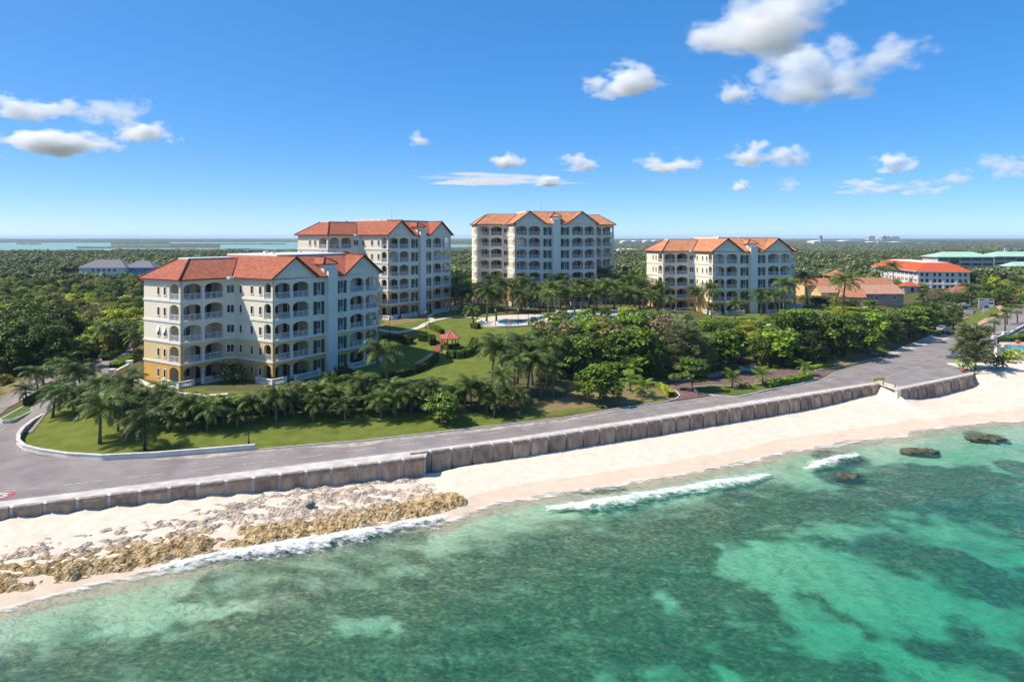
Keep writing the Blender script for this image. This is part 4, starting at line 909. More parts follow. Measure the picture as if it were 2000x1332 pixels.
def leaf_mesh(name, C, N, S, mat, aspect=1.6, twist=None, rng=RNG):
    """leaf faces: centres C, normals N, sizes S; each leaf a bent pair of quads"""
    k = len(C); N = N/np.linalg.norm(N,axis=1,keepdims=True)
    rnd = rng.normal(size=(k,3)); T = np.cross(N,rnd); T /= np.linalg.norm(T,axis=1,keepdims=True)+1e-9; B = np.cross(N,T)
    a = (S*aspect/2)[:,None]; b = (S/2)[:,None]
    V = np.empty((k,4,3)); V[:,0] = C-T*a; V[:,1] = C+B*b*0.9+N*b*0.25; V[:,2] = C+T*a-N*b*0.15; V[:,3] = C-B*b*0.9+N*b*0.25
    me = bpy.data.meshes.new(name); me.vertices.add(4*k); me.vertices.foreach_set('co', V.reshape(-1).astype(np.float32))
    me.loops.add(4*k); me.loops.foreach_set('vertex_index', np.arange(4*k,dtype=np.int32)); me.polygons.add(k)
    me.polygons.foreach_set('loop_start', np.arange(0,4*k,4,dtype=np.int32)); me.polygons.foreach_set('loop_total', np.full(k,4,dtype=np.int32))
    me.materials.append(mat); me.update(calc_edges=True); me.validate(); return me

def clump_leaves(rng, cents, rads, per, flat=0.75, size=(0.28,0.5), up=0.7):
    C, N, S = [], [], []
    for c, r in zip(cents, rads):
        k = int(per*(r**2)); d = rng.normal(size=(k,3)); d /= np.linalg.norm(d,axis=1,keepdims=True)
        d[:,2] = np.where(d[:,2] < -0.35, -d[:,2]*0.6, d[:,2])
        rr = r*(0.62+0.46*rng.random(k)**0.6)*(1+0.22*np.sin(d[:,0]*5+c[0]*3)*np.cos(d[:,1]*5+c[1]))
        p = np.array(c)+d*rr[:,None]*np.array([1,1,flat]); C.append(p)
        N.append(d*0.6+rng.normal(size=(k,3))*0.55+np.array([0,0,up])); S.append(rng.uniform(size[0],size[1],k))
    return np.concatenate(C), np.concatenate(N), np.concatenate(S)

def tree_kind(key, seed, H, spread, mat, nclump=12, tiered=False, size=(0.28,0.5), per=75, low=0.30, up=0.7, flat=0.7, trunk=M_bark, rmul=1.0):
    rng = np.random.default_rng(seed); rd = random.Random(seed); cents, rads = [], []
    for i in range(nclump):
        t = (i+0.5)/nclump; ang = i*2.4+rd.uniform(-.4,.4)
        z = H*(low+(0.88-low)*t)
        if tiered: z = H*(low+(0.88-low)*(int(t*4)+0.5)/4)
        prof = math.sin(math.pi*min(1,max(0.12,(0.25+0.75*(1-t)) ))) if not tiered else (1-0.55*t)
        rr = spread*(0.35+0.6*rd.random())*(0.55+0.45*prof) if i < nclump-1 else 0.1
        if not tiered: rr = spread*math.sqrt(max(0.05,1-((t-0.35)/0.72)**2))*rd.uniform(0.45,0.8)
        cents.append((math.cos(ang)*rr, math.sin(ang)*rr, z)); rads.append(rmul*spread*rd.uniform(0.30,0.46))
    C, N, S = clump_leaves(rng, cents, rads, per, flat=(0.38 if tiered else flat), size=size, up=up)
    crown = leaf_mesh(key+'_crown', C, N, S, mat, rng=rng)
    mb = MB(); fork = Vector((rd.uniform(-.2,.2),rd.uniform(-.2,.2),H*low*0.9)); r0 = 0.05*H**0.85*0.62
    mb.tube([(0,0,-0.6),(0.03,0.02,H*low*.4),fork],[r0*1.25,r0,r0*.8],7)
    for c, r in zip(cents[::2], rads[::2]):
        c = Vector(c); mid = fork.lerp(c,0.5)+Vector((0,0,-.12*H*0.3)); mb.tube([fork,mid,c],[r0*.55,r0*.3,r0*.1],5,False)
    return (crown, mb.mesh(key+'_trunk', trunk, True))
def feather_kind(key, seed, H, spread, mat):
    """casuarina-like tree: open crown of long drooping sprays"""
    rng = np.random.default_rng(seed); rd = random.Random(seed); mb = MB(); C, N, S = [], [], []
    mb.tube([(0,0,-.5),(.1,0,H*.5),(0.05,.1,H*.95)],[.2,.13,.03],6)
    Vv = []
    for i in range(64):
        t = rd.uniform(.14,.98); ang = rd.uniform(0,6.28); L = spread*(1.05-t*0.62)*rd.uniform(.7,1.15); base = Vector((0.1*t,0.05*t,H*t*.95))
        tip = base+Vector((math.cos(ang)*L,math.sin(ang)*L,L*rd.uniform(.15,.6))); mid = base.lerp(tip,.55)+Vector((0,0,.1*L)); mb.tube([base,mid,tip],[.05,.03,.01],4,False)
        k = 150
        for j in range(k):
            u = rd.uniform(.22,1.05); p = base.lerp(mid,u/.55) if u < .55 else mid.lerp(tip,(u-.55)/.45)
            d = Vector((math.cos(ang)+rd.gauss(0,.6),math.sin(ang)+rd.gauss(0,.6),rd.uniform(-.3,.9))).normalized(); ln = rd.uniform(.35,.75); w = d.cross(Vector((rd.gauss(0,1),rd.gauss(0,1),rd.gauss(0,1)))).normalized()*.045
            q = p+Vector((rd.gauss(0,.14),rd.gauss(0,.14),rd.gauss(0,.14))); Vv += [q-w,q+w,q+d*ln+w*.5,q+d*ln-w*.5]
    k = len(Vv)//4; me = bpy.data.meshes.new(key+'_crown'); me.from_pydata([tuple(v) for v in Vv],[],[(4*i,4*i+1,4*i+2,4*i+3) for i in range(k)]); me.materials.append(mat); me.update()
    return (me, mb.mesh(key+'_trunk', M_bark, True))

def palm_kind(key, seed, H, crown_r, nfr=20, mat=None, lean=0.5, old=2, droop=1.0, leaflets=21):
    rd = random.Random(seed); mb = MB(); mat = mat or L_palm; la = rd.uniform(0,6.28)
    top = Vector((math.cos(la)*lean,math.sin(la)*lean,H)); r0 = 0.13+0.008*H
    mb.tube([(0,0,-.5),(top.x*.15,top.y*.15,H*.3),(top.x*.5,top.y*.5,H*.65),tuple(top)],[r0*1.5,r0,r0*.85,r0*.75],7)
    trunk = mb.mesh(key+'_trunk', M_palmbark, True)
    Vv, Ff, Mi = [], [], []
    for i in range(nfr):
        az = i*2.39996+rd.uniform(-.25,.25); t = i/(nfr-1); el = R(80)-R(98)*t**1.25+rd.uniform(-.12,.12); L = crown_r*(0.82+0.35*math.sin(math.pi*min(1,t+.15)))*rd.uniform(.88,1.1)
        h = Vector((math.cos(az),math.sin(az),0)); p = Vector(top)+Vector((0,0,.1)); e = el; n_ = 9; pts = [p.copy()]
        for j in range(n_):
            p = p+(h*math.cos(e)+Vector((0,0,math.sin(e))))*(L/n_); e -= R(9.5)*droop*(0.6+j/n_*1.1)*(1.15 if el > R(20) else .8); pts.append(p.copy())
        is_old = i >= nfr-old
        side = h.cross(Vector((0,0,1)))
        # midrib
        for j in range(n_):
            a, b = pts[j], pts[j+1]; w = side*(.045*(1-j/n_)+.008); o = len(Vv); Vv += [a-w,a+w,b+w*.85,b-w*.85]; Ff.append((o,o+1,o+2,o+3)); Mi.append(1 if is_old else 0)
        for j in range(leaflets):
            u = .12+.88*(j+.5)/leaflets; x = u*n_; k = min(n_-1,int(x)); q = pts[k].lerp(pts[k+1],x-k); d = (pts[k+1]-pts[k]).normalized(); upv = side.cross(d)
            ll = L*.27*math.sin(math.pi*(0.12+.84*u))**.7+.12
            for s in (-1,1):
                dirv = (side*s*.80+d*.62-Vector((0,0,1))*(.22+.34*rd.random())*droop+upv*.14).normalized(); w = d*(L*.0115+.012); o = len(Vv)
                m_ = q+dirv*ll*.6; tip = q+(dirv-Vector((0,0,.22))).normalized()*ll*1.05
                Vv += [q-w,q+w,m_+w*.9,m_-w*.9,tip]; Ff += [(o,o+1,o+2,o+3),(o+3,o+2,o+4)]; Mi += [1 if is_old else 0]*2
    # fruit and sheath
    me = bpy.data.meshes.new(key+'_crown'); me.from_pydata([tuple(v) for v in Vv],[],Ff); me.materials.append(mat); me.materials.append(L_palmold); me.polygons.foreach_set('material_index',Mi); me.update()
    return (me, trunk)
def fan_palm_kind(key, seed, H, r):
    rd = random.Random(seed); mb = MB(); mb.tube([(0,0,-.4),(0,0,H*.5),(0,0,H)],[.2,.16,.15],7); Vv, Ff = [], []
    for i in range(30):
        az = i*2.4; el = R(70)-R(115)*(i/29); d = Vector((math.cos(az)*math.cos(el),math.sin(az)*math.cos(el),math.sin(el))); c = Vector((0,0,H))+d*r*.55; side = d.cross(Vector((0,0,1))).normalized(); up = side.cross(d)
        for j in range(11):
            a = R(-80)+R(160)*j/10; dd = (d*math.cos(a)+side*math.sin(a)).normalized(); w = dd.cross(up).normalized()*.05; tip = c+dd*r*.52-Vector((0,0,.12*r)); o = len(Vv); m_ = c+dd*r*.3
            Vv += [c-w*.4,c+w*.4,m_+w,m_-w,tip]; Ff += [(o,o+1,o+2,o+3),(o+3,o+2,o+4)]
    me = bpy.data.meshes.new(key+'_crown'); me.from_pydata([tuple(v) for v in Vv],[],Ff); me.materials.append(L_palm); me.update()
    return (me, mb.mesh(key+'_trunk', M_palmbark, True))
def bare_kind(key, seed, H, mat=M_dry):
    rd = random.Random(seed); mb = MB()
    def grow(p, d, L, r, n):
        q = p+d*L; mb.tube([p,p.lerp(q,.5)+Vector((rd.gauss(0,.04),rd.gauss(0,.04),0))*L,q],[r,r*.8,r*.6],5,False)
        if n:
            for _ in range(3): grow(q, (d+Vector((rd.gauss(0,.5),rd.gauss(0,.5),rd.uniform(-.1,.5)))).normalized(), L*.68, r*.6, n-1)
    grow(Vector((0,0,-.3)), Vector((0,0,1)), H*.36, .09, 4)
    return (None, mb.mesh(key+'_trunk', mat, True))

PALMS = [palm_kind('palm%d'%i, 100+i, H, r, n, lean=ln, old=o, droop=dr) for i,(H,r,n,ln,o,dr) in enumerate([(3.6,2.6,18,.3,2,1.0),(4.2,2.9,20,.5,3,1.05),(3.0,2.4,17,.2,2,.9),(5.0,3.2,21,.6,2,1.1),(4.4,2.7,19,.4,1,.95),(6.0,3.4,22,.8,3,1.05)])]
SHORT = [palm_kind('shortpalm%d'%i, 150+i, H, r, n, lean=ln, old=o, droop=dr) for i,(H,r,n,ln,o,dr) in enumerate([(1.9,2.35,18,.2,2,1.0),(2.5,2.6,20,.4,3,1.05),(2.0,2.2,17,.15,3,.95),(3.1,2.8,21,.5,2,1.1),(2.3,2.5,22,.3,1,1.15),(2.8,2.4,16,.7,3,.9)])]
YOUNG = [palm_kind('youngpalm%d'%i, 200+i, H, r, 13, mat=L_young, lean=.1, old=0, droop=.75) for i,(H,r) in enumerate([(1.3,2.3),(1.7,2.0),(2.0,2.6)])]
FAN = [fan_palm_kind('fanpalm%d'%i, 300+i, H, r) for i,(H,r) in enumerate([(3.6,1.7),(4.2,1.6)])]
def plant(name, kind, p, label, cat, group, s=1.0, rz=None, crownname='crown', sz=None, trunkname='trunk'):
    e = tag(empty(name, p, random.uniform(0,6.28) if rz is None else rz), label, cat, group); e.scale = (s,s,sz or s)
    if kind[0]: link(crownname, kind[0], e)
    if kind[1]: link(trunkname, kind[1], e)
    return e
def palm_row(pts, place, group, kinds=PALMS, name='coconut_palm', hpx=None):
    """pts: (x px, y px of the foot, scale, kind)"""
    for i, (x,y,s,k) in enumerate(sorted(pts)):
        p = gp(x,y); plant(name, kinds[k%len(kinds)], p, 'coconut palm, %s from the left %s' % (ordinal(i), place), 'palm tree', group, s)
palm_row([(195,866,1.25,3),(283,879,1.15,1)], 'of the two large palms on the corner lawn', 'palms on the corner lawn', SHORT)
rowp = [(341,844),(360,836),(378,829),(404,841),(420,828),(436,829),(463,836),(478,822),(493,823),(512,815),(525,812),(539,824),(556,812),(574,814),(592,806),(611,823),(626,806),(640,808),(658,806),(675,823),(692,804),(712,806),(728,802),(745,818),(760,802),(772,816),(788,802),(803,806),(820,800),(838,806),(888,800),(905,806),(920,797),(935,800),(950,806),(965,815),(990,800),(1018,807),(310,822)]
rq = random.Random(31); palm_row([(x,y,rq.uniform(.78,1.02)*(1.12 if y < 808 else 1),rq.randrange(6)) for x,y in rowp], 'in the long row beside the beach road', 'palms in the roadside row', SHORT)
palm_row([(958,772,1.08,5),(985,765,1.12,5),(1005,778,0.99,3),(1030,770,1.08,1),(1057,776,0.99,3),(1081,776,0.90,4),(1010,750,1.08,5),(1040,752,0.95,3),(975,790,0.90,1),(1068,758,0.99,5)], 'in the thick clump at the end of the lawn', 'palms in the clump at the lawn end')
plant('coconut_palm', SHORT[3], gp(757,748), 'large solitary coconut palm on the shaded lawn beside the nearest block', 'palm tree', None, 1.5)
palm_row([(120,790,0.99,2),(205,805,0.89,4),(250,828,0.85,0),(280,815,0.81,3),(300,838,0.74,1),(145,812,0.99,4),(230,842,0.89,3),(103,816,1.19,4),(52,790,0.95,0),(133,770,1.04,1),(160,775,1.09,3),(190,790,0.94,5),(215,775,0.86,4),(240,795,0.94,3),(150,792,0.95,2),(85,752,0.95,0),(110,742,0.95,4),(133,730,0.95,1),(255,770,0.86,5),(310,800,0.78,3),(330,806,0.78,1),(265,812,0.90,5),(175,752,0.78,0),(225,815,0.98,1),(75,770,0.95,3),(175,810,0.86,5)], 'in the dense cluster at the drive entrance', 'palms clustered at the drive entrance', SHORT)
palm_row([(163,719,0.85,4),(199,701,0.85,5),(226,690,0.89,3),(259,704,0.98,1),(272,668,0.85,0),(238,660,0.85,2),(180,690,0.77,1)], 'along the drive behind the nearest block', 'palms along the drive')
palm_row([(935,600,1.5,0),(1018,608,1.5,2),(1055,608,1.4,4),(1078,604,1.5,0),(1128,604,1.5,2),(1160,610,1.4,0),(1212,608,1.5,4),(1230,610,1.4,0),(1250,608,1.5,2),(1270,606,1.4,4),(914,612,1.4,0),(925,632,1.03,4),(950,629,1.08,5),(970,628,1.08,3),(990,612,1.12,5),(1012,614,1.08,1),(1070,622,0.99,3),(1087,616,1.08,5),(1105,614,1.08,1),(1122,611,1.03,3),(960,606,1.22,5),(940,608,1.08,1),(1000,600,1.17,3),(1025,600,1.08,5),(1045,603,1.12,1),(1062,600,1.08,4),(1135,607,1.08,5),(1150,604,1.17,3),(1166,604,1.12,1),(1182,612,1.08,5),(1200,603,1.17,3),(1220,604,1.08,1),(1240,602,1.17,5),(1257,600,1.17,3),(1280,603,1.12,1),(902,606,1.08,3),(888,596,1.08,5),(1095,600,1.17,5),(1112,598,1.08,4),(1186,592,1.35,5),(1205,590,1.26,3),(1268,596,1.17,5),(978,594,1.17,1)], 'around the pools below the tallest block', 'palms around the pools', [SHORT[3],PALMS[1],SHORT[1],PALMS[3],SHORT[4],PALMS[5]])
palm_row([(1301,600,0.98,4),(1312,611,0.90,0),(1358,609,1.02,3),(1382,616,1.07,5),(1389,622,0.90,2),(1435,624,0.98,0),(1459,611,0.98,4),(1487,616,1.02,3),(1529,616,1.23,5),(1517,613,1.07,1),(1290,604,0.98,5),(1440,606,0.98,1)], 'in front of the five-storey block with orange roof', 'palms before the orange-roofed block')
palm_row([(1578,600,1.3,5),(1645,616,1.4,5)], 'beside the low terracotta-roofed houses', 'palms by the low houses')
palm_row([(1745,560,1.5,5),(1722,556,1.4,3),(1876,560,1.3,1),(1895,600,1.4,4)], 'near the white hotel', 'palms near the hotel')
for i,(x,y,s,k) in enumerate([(1231,764,1.0,1),(1258,776,.95,0),(1232,745,1.1,2),(1430,757,.95,0),(1490,752,1.0,0),(1396,728,1.25,2),(1571,735,.9,1)]):
    lab = ['young bright palm on the dry verge, nearer the wood','young bright palm on the dry verge, nearer the road','young palm at the edge of the wood behind the verge','young palm on the planted island, nearer its tree','young palm in the middle of the planted island','bright yellow-green palm behind the red drive','young palm at the far mouth of the red drive'][i]
    plant('young_palm', YOUNG[k], gp(x,y) if i not in (3,4) else at(x,y,ZR+.13), lab, 'palm tree', 'young palms by the red drive', s)
for i,(x,y,s,k) in enumerate([(1942,656,1.15,0),(1963,650,1.15,1),(1987,632,1.1,0),(1967,635,1.1,1),(1898,600,1.3,1)]):
    plant('fan_palm', FAN[k], gp(x,y), 'fan palm with round crown, %s from the beach along the inland road' % ordinal(i), 'palm tree', 'fan palms along the inland road', s)

# broadleaf trees
T = {}
T['tier'] = [tree_kind('tier%d'%i, 10+i, H, s, L_bright if i%2 else L_mid, 13, True, (.30,.55), 88, .26) for i,(H,s) in enumerate([(7.5,3.6),(6.5,3.2),(8,3.4)])]
T['mid'] = [tree_kind('mid%d'%i, 20+i, H, s, L_mid, 15, False, (.26,.46), 82, .30) for i,(H,s) in enumerate([(7,3.2),(6,3.0)])]
T['dark'] = [tree_kind('dark%d'%i, 30+i, H, s, L_dark, 15, False, (.26,.46), 82, .24) for i,(H,s) in enumerate([(7.5,3.4),(6.0,3.1)])]
T['bright'] = [tree_kind('bright%d'%i, 40+i, H, s, L_bright, 14, False, (.28,.5), 86, .28, up=1.15) for i,(H,s) in enumerate([(6,3.0),(5,2.8)])]
T['olive'] = [tree_kind('olive%d'%i, 50+i, H, s, L_olive, 14, False, (.24,.44), 92, .26, up=1.25) for i,(H,s) in enumerate([(6,3.0),(5,2.7)])]
T['yellow'] = [tree_kind('yellow%d'%i, 60+i, H, s, L_yellow, 13, False, (.24,.44), 92, .2, up=1.25) for i,(H,s) in enumerate([(4.6,2.9),(4,2.5)])]
T['brown'] = [tree_kind('brown%d'%i, 70+i, H, s, L_brown, 12, False, (.18,.32), 70, .26) for i,(H,s) in enumerate([(5,2.6)])]
T['feather'] = [feather_kind('feather%d'%i, 80+i, H, s, L_grey) for i,(H,s) in enumerate([(8,3.6),(7,2.6)])]
T['bush'] = [tree_kind('bush%d'%i, 90+i, H, s, m, 7, False, (.18,.34), 95, .22, flat=.8, rmul=1.25) for i,(H,s,m) in enumerate([(1.7,1.1,L_mid),(1.3,1.0,L_bright),(2.2,1.5,L_dark),(1.5,1.1,L_yellow)])]
T['bare'] = [bare_kind('bare0', 5, 4.5), bare_kind('bare1', 6, 5.5)]
BASEH = {}
for k, v in T.items(): BASEH[k] = [max(c.co.z for c in (q[0] or q[1]).vertices) for q in v]
ADJ = {'tier':'tiered bright-leaved','mid':'round mid-green','dark':'dark dense','bright':'bright green','olive':'olive-leaved','yellow':'yellow-green','brown':'brownish dry','feather':'feathery grey-green','bush':'low','bare':'leafless'}
def tree(kindkey, i, p, h, label, group, name=None, cat='tree', wide=None):
    v = T[kindkey][i%len(T[kindkey])]; s = h/BASEH[kindkey][i%len(T[kindkey])]; ws = max(s*1.05, 0.85) if wide is None else s*wide
    nm = name or {'feather':'casuarina_tree','bush':'bush','bare':'bare_tree'}.get(kindkey,'broadleaf_tree')
    e = plant(nm, v, p, label, cat, group, ws, sz=s); return e
LABELLED = []
def relabel():
    groups = {}
    for e in LABELLED: groups.setdefault(e['label'],[]).append(e)
    for lab, es in groups.items():
        es.sort(key=lambda e: e.location.x/e.location.y)
        if len(es) > 1:
            for i, e in enumerate(es): e['label'] = '%s, %s such from the left' % (lab, ordinal(i))
def scatter(poly, step, jitter, keep=lambda x,y: True, seed=1):
    rd = random.Random(seed); xs = [p[0] for p in poly]; ys = [p[1] for p in poly]; out = []; y = min(ys); row = 0
    while y < max(ys):
        x = min(xs)+(step/2 if row%2 else 0)
        while x < max(xs):
            a, b = x+rd.uniform(-jitter,jitter), y+rd.uniform(-jitter,jitter)
            if inpoly(a,b,poly) and keep(a,b): out.append((a,b))
            x += step
        y += step*.87; row += 1
    return out
# the wood between the lawn and the beach road; its outline in the photograph limits the height of each tree
TOPY = [(960,700),(1010,668),(1045,640),(1085,625),(1130,619),(1200,613),(1250,602),(1310,604),(1370,622),(1420,640),(1490,648),(1520,640),(1540,600),(1600,606),(1650,612),(1700,612),(1760,600),(1800,596),(1850,606),(1870,620)]
WOOD = [(3,113.5),(14,116),(27,119.5),(37,124.5),(46,130),(58,131.5),(75,146),(104,170),(112,192),(96,206),(84,182),(66,165),(55,160),(35,153),(14,152),(7,138)]
wl = scatter(WOOD, 5.5, 1.9, seed=3); rd = random.Random(11); cnt = {}
for (x,y) in wl:
    z = G(x,y); px = CX+x/y*F; lim = CAMZ-z-y*(interp(TOPY,px)-HY)/F; h = min(rd.uniform(6.8,9.6), lim*rd.uniform(.88,1.04))
    if h < 1.8: h = 1.8
    front = y < Ye(x)+24
    k = rd.choice(['tier','tier','mid','bright','dark','mid','feather']) if px > 1230 else rd.choice(['tier','mid','dark','mid','bright','olive'])
    if 1250 < px < 1340 and rd.random() < .5: k = 'feather'
    if rd.random() < .02: k = 'brown'
    if h < 3: k = rd.choice(['yellow','mid','bright'])
    LABELLED.append(tree(k, rd.randrange(3), (x,y,z), h, '%s tree %s the beach-road wood' % (ADJ[k], 'at the road edge of' if front else 'deep inside'), 'trees of the wood by the beach road'))
for (x,y,k,i,h,lab) in [(1171,787,'bright',1,6.2,'slender light green tree with grey trunk on the dry verge'),(1352,764,'tier',0,5.4,'small flat-topped tree on the near tip of the planted island'),(1700,695,'bright',0,6.0,'leafy tree at the corner where the sandy shoulder begins'),
      (1497,716,'bare',1,5.6,'pale leafless tree in front of the wood behind the red drive'),(1570,716,'bare',0,5.0,'leaning bare grey trunk in front of the wood'),(865,828,'mid',1,4.3,'round glossy shrub-like tree standing alone in the palm row'),
      (1905,724,'feather',0,9.2,'large feathery casuarina by the parking area at the end of the beach wall'),(1560,668,'tier',1,7.0,'broad tiered almond tree right of the white gate wall'),(990,660,'bare',0,3.6,'thin bare bush on the lawn edge below the pool')]:
    tree(k, i, at(x,y,ZR+.1) if (k == 'tier' and x == 1352) else gp(x,y), h, lab, None)
# low planting
for i,(x,y,k,h,lab) in enumerate([(1180,777,1,1.3,'small round bush at the foot of the slender verge tree'),(1204,776,2,1.4,'dark bush right of the slender verge tree'),(1145,772,1,1.2,'bright small bush on the dry verge'),(1450,762,2,1.2,'dark bush on the planted island beside its tree'),(1462,761,3,1.3,'round bush in the middle of the planted island'),(1888,725,1,2.6,'glossy bright shrub beside the terracotta pot'),(1945,722,2,3.2,'dark shrub on the sand behind the casuarina'),(1985,705,3,3.0,'yellow-green sea grape shrub above the beach'),(1968,710,1,2.6,'green sea grape shrub between casuarina and pool wall'),(2012,700,3,3.0,'sea grape shrub at the right edge above the beach'),(668,742,2,2.6,'dark shrub at the foot of the chimney pier of the nearest block'),(645,750,2,2.2,'dark low shrub beside the shrub at the chimney pier'),(452,748,2,3.6,'dark shrub in the inner corner of the nearest block'),(1010,816,2,1.0,'low purple-shaded bush under the last roadside palm')]):
    tree('bush', k, gp(x,y), h, lab, 'low shrubs', cat='shrub', wide=1.0)

for i,(x,y,h,lab) in enumerate([(1050,641,2.6,'leafy shrub at the near right corner of the first pool'),(1078,635,3.0,'bright shrub before the pool waterfall'),(1106,629,2.6,'low shrub before the middle pool'),(1142,625,2.8,'broad shrub right of the middle pool'),(1184,621,2.6,'shrub before the far right pool'),(1224,618,2.8,'shrub at the right end of the far pool')]):
    tree('bush', [0,1,0,1,0,3][i], gp(x,y), h, lab, 'shrubs along the pools', cat='shrub', wide=1.3)
# hedges: a box of leaves along a line
def hedge(pts, w, h, label, mat=L_hedge, dens=70, size=(.16,.28), base=None, group='hedges'):
    rng = np.random.default_rng(int(abs(pts[0][0]*100))+3); o = Vector((pts[0][0],pts[0][1],G(pts[0][0],pts[0][1]) if base is None else base)); C, N = [], []; mb = MB()
    for a, b in zip(pts,pts[1:]):
        a2, b2 = Vector((a[0],a[1])), Vector((b[0],b[1])); L = (b2-a2).length; d = (b2-a2).normalized(); nn = Vector((-d.y,d.x)); k = int(dens*L*(w+2*h))
        for _ in range(k):
            s = rng.random()*L; u = rng.random()*(w+2*h); p2 = a2+d*s; zg = G(p2.x,p2.y) if base is None else base
            if u < h: off, z, n_ = -w/2, u, (-nn.x,-nn.y,.3)
            elif u < h+w: off, z, n_ = u-h-w/2, h, (0,0,1)
            else: off, z, n_ = w/2, u-h-w, (nn.x,nn.y,.3)
            bump = 0.10*fbm((a[0]+s)*1.2,z*1.5,a[1]); q = p2+nn*(off*(1+bump)); C.append((q.x-o.x,q.y-o.y,zg+z*(1+bump)+rng.normal()*.05-o.z)); N.append(np.array(n_)+rng.normal(size=3)*.55)
        za, zb2 = (G(a[0],a[1]),G(b[0],b[1])) if base is None else (base,base)
        mb.obox((a[0]-o.x,a[1]-o.y),(b[0]-o.x,b[1]-o.y),-w/2+.1,w/2-.1,(za-o.z-.3,zb2-o.z-.3),(za-o.z+h-.1,zb2-o.z+h-.1))
    e = tag(empty('hedge', o), label, 'hedge', group)
    C = np.array(C); S = rng.uniform(size[0],size[1],len(C)); link('foliage', leaf_mesh('hedge_foliage', C, np.array(N), S, mat, rng=rng), e)
    mb.build('dark_core', nmat('hedge_core',(0.02,0.03,0.008),(0.012,0.02,0.005)), e); return e  # solid near-black box within the leaves; the hedge's inner shade as colour
def H2(pts): return [(gp(x,y).x,gp(x,y).y) for x,y in pts]
hedge(H2([(262,832),(330,822),(420,815),(520,805),(620,797),(720,793),(820,792),(920,786)]), 1.3, 1.6, 'long dark clipped hedge behind the roadside palm row', mat=L_dark)
hedge(H2([(700,752),(735,746),(775,738),(815,727),(840,715),(853,701)]), .8, 1.0, 'dark curving hedge along the lawn path below the nearest block', mat=L_dark)
hedge(H2([(748,668),(780,668),(804,672)]), 1.4, 1.3, 'long clipped hedge bed beside the nearest block', mat=L_dark)
hedge(H2([(818,665),(842,666),(846,675)]), 1.2, 1.3, 'short clipped hedge by the red path', mat=L_hedge)
hedge(H2([(840,640),(850,646),(864,653)]), 1.0, 1.0, 'low bright hedge along the upper red path', mat=L_bright)
hedge(H2([(864,684),(880,686),(895,683)]), 1.8, 1.1, 'round clipped hedge in front of the gazebo', mat=L_hedge)
hedge(H2([(876,696),(890,699),(905,697),(918,690),(926,680),(928,671)]), 1.5, 1.15, 'curved clipped hedge sweeping round the gazebo lawn', mat=L_hedge)
hedge(H2([(922,640),(935,642)]), 1.4, 1.0, 'short dark hedge uphill of the gazebo', mat=L_dark)
hedge([(p.x,p.y) for p in [at(x,y,ZR+.13) for x,y in [(1497,757),(1530,750),(1560,745),(1582,739)]]], 1.2, .9, 'leafy bright hedge on the planted island', mat=L_bright, base=ZR+.13)
hedge([(p.x,p.y) for p in [at(x,y,ZR) for x,y in [(1285,757),(1300,764),(1312,775)]]], 1.1, .8, 'bright leafy bed at the near mouth of the red drive', mat=L_yellow, base=ZR)
hedge(H2([(1568,724),(1590,722),(1618,719)]), 1.2, .8, 'low yellow-green planting at the far mouth of the red drive', mat=L_yellow)
hedge([(p.x,p.y) for p in [at(x,y,-1.05) for x,y in [(52,792),(75,783),(100,768)]]], 1.1, 1.0, 'dark clipped hedge on the drive median', mat=L_dark, base=-1.05)
hedge(H2([(205,706),(225,694),(240,686)]), 1.2, .9, 'clipped green hedge farther along the drive median')
hedge(H2([(222,722),(238,713),(262,702)]), 1.6, 1.0, 'bright planting behind the low yellow wall', mat=L_bright)
hedge(H2([(1962,672),(1985,668),(2010,664)]), 2.0, 1.4, 'bushy hedge behind the hotel pool', mat=L_hedge)

# the scrub wood left of the drive: individual trees near, one mass beyond
LEFT = [(-100,98),(-82,112),(-76,125),(-80,150),(-86,172),(-150,172),(-125,120)]
ll = scatter(LEFT, 5.8, 2.0, keep=lambda x,y: abs(x/y) < 0.86, seed=5)
for (x,y) in ll:
    z = G(x,y); px = CX+x/y*F; near = y < 150 and px < 150
    k = rd.choice(['dark','dark','dark','mid']) if near else rd.choice(['olive','yellow','bright','mid','olive','yellow','brown','dark','bright','mid'])
    h = rd.uniform(6.5,9.0) if near else rd.uniform(3.2,6.0)
    if y < 116: h, k = rd.uniform(1.6,3.0), rd.choice(['yellow','bright','mid'])
    LABELLED.append(tree(k, rd.randrange(3), (x,y,z), h, '%s %s tree in the scrub left of the drive' % ('tall' if near else 'low', ADJ[k]), 'trees of the scrub wood left of the drive'))
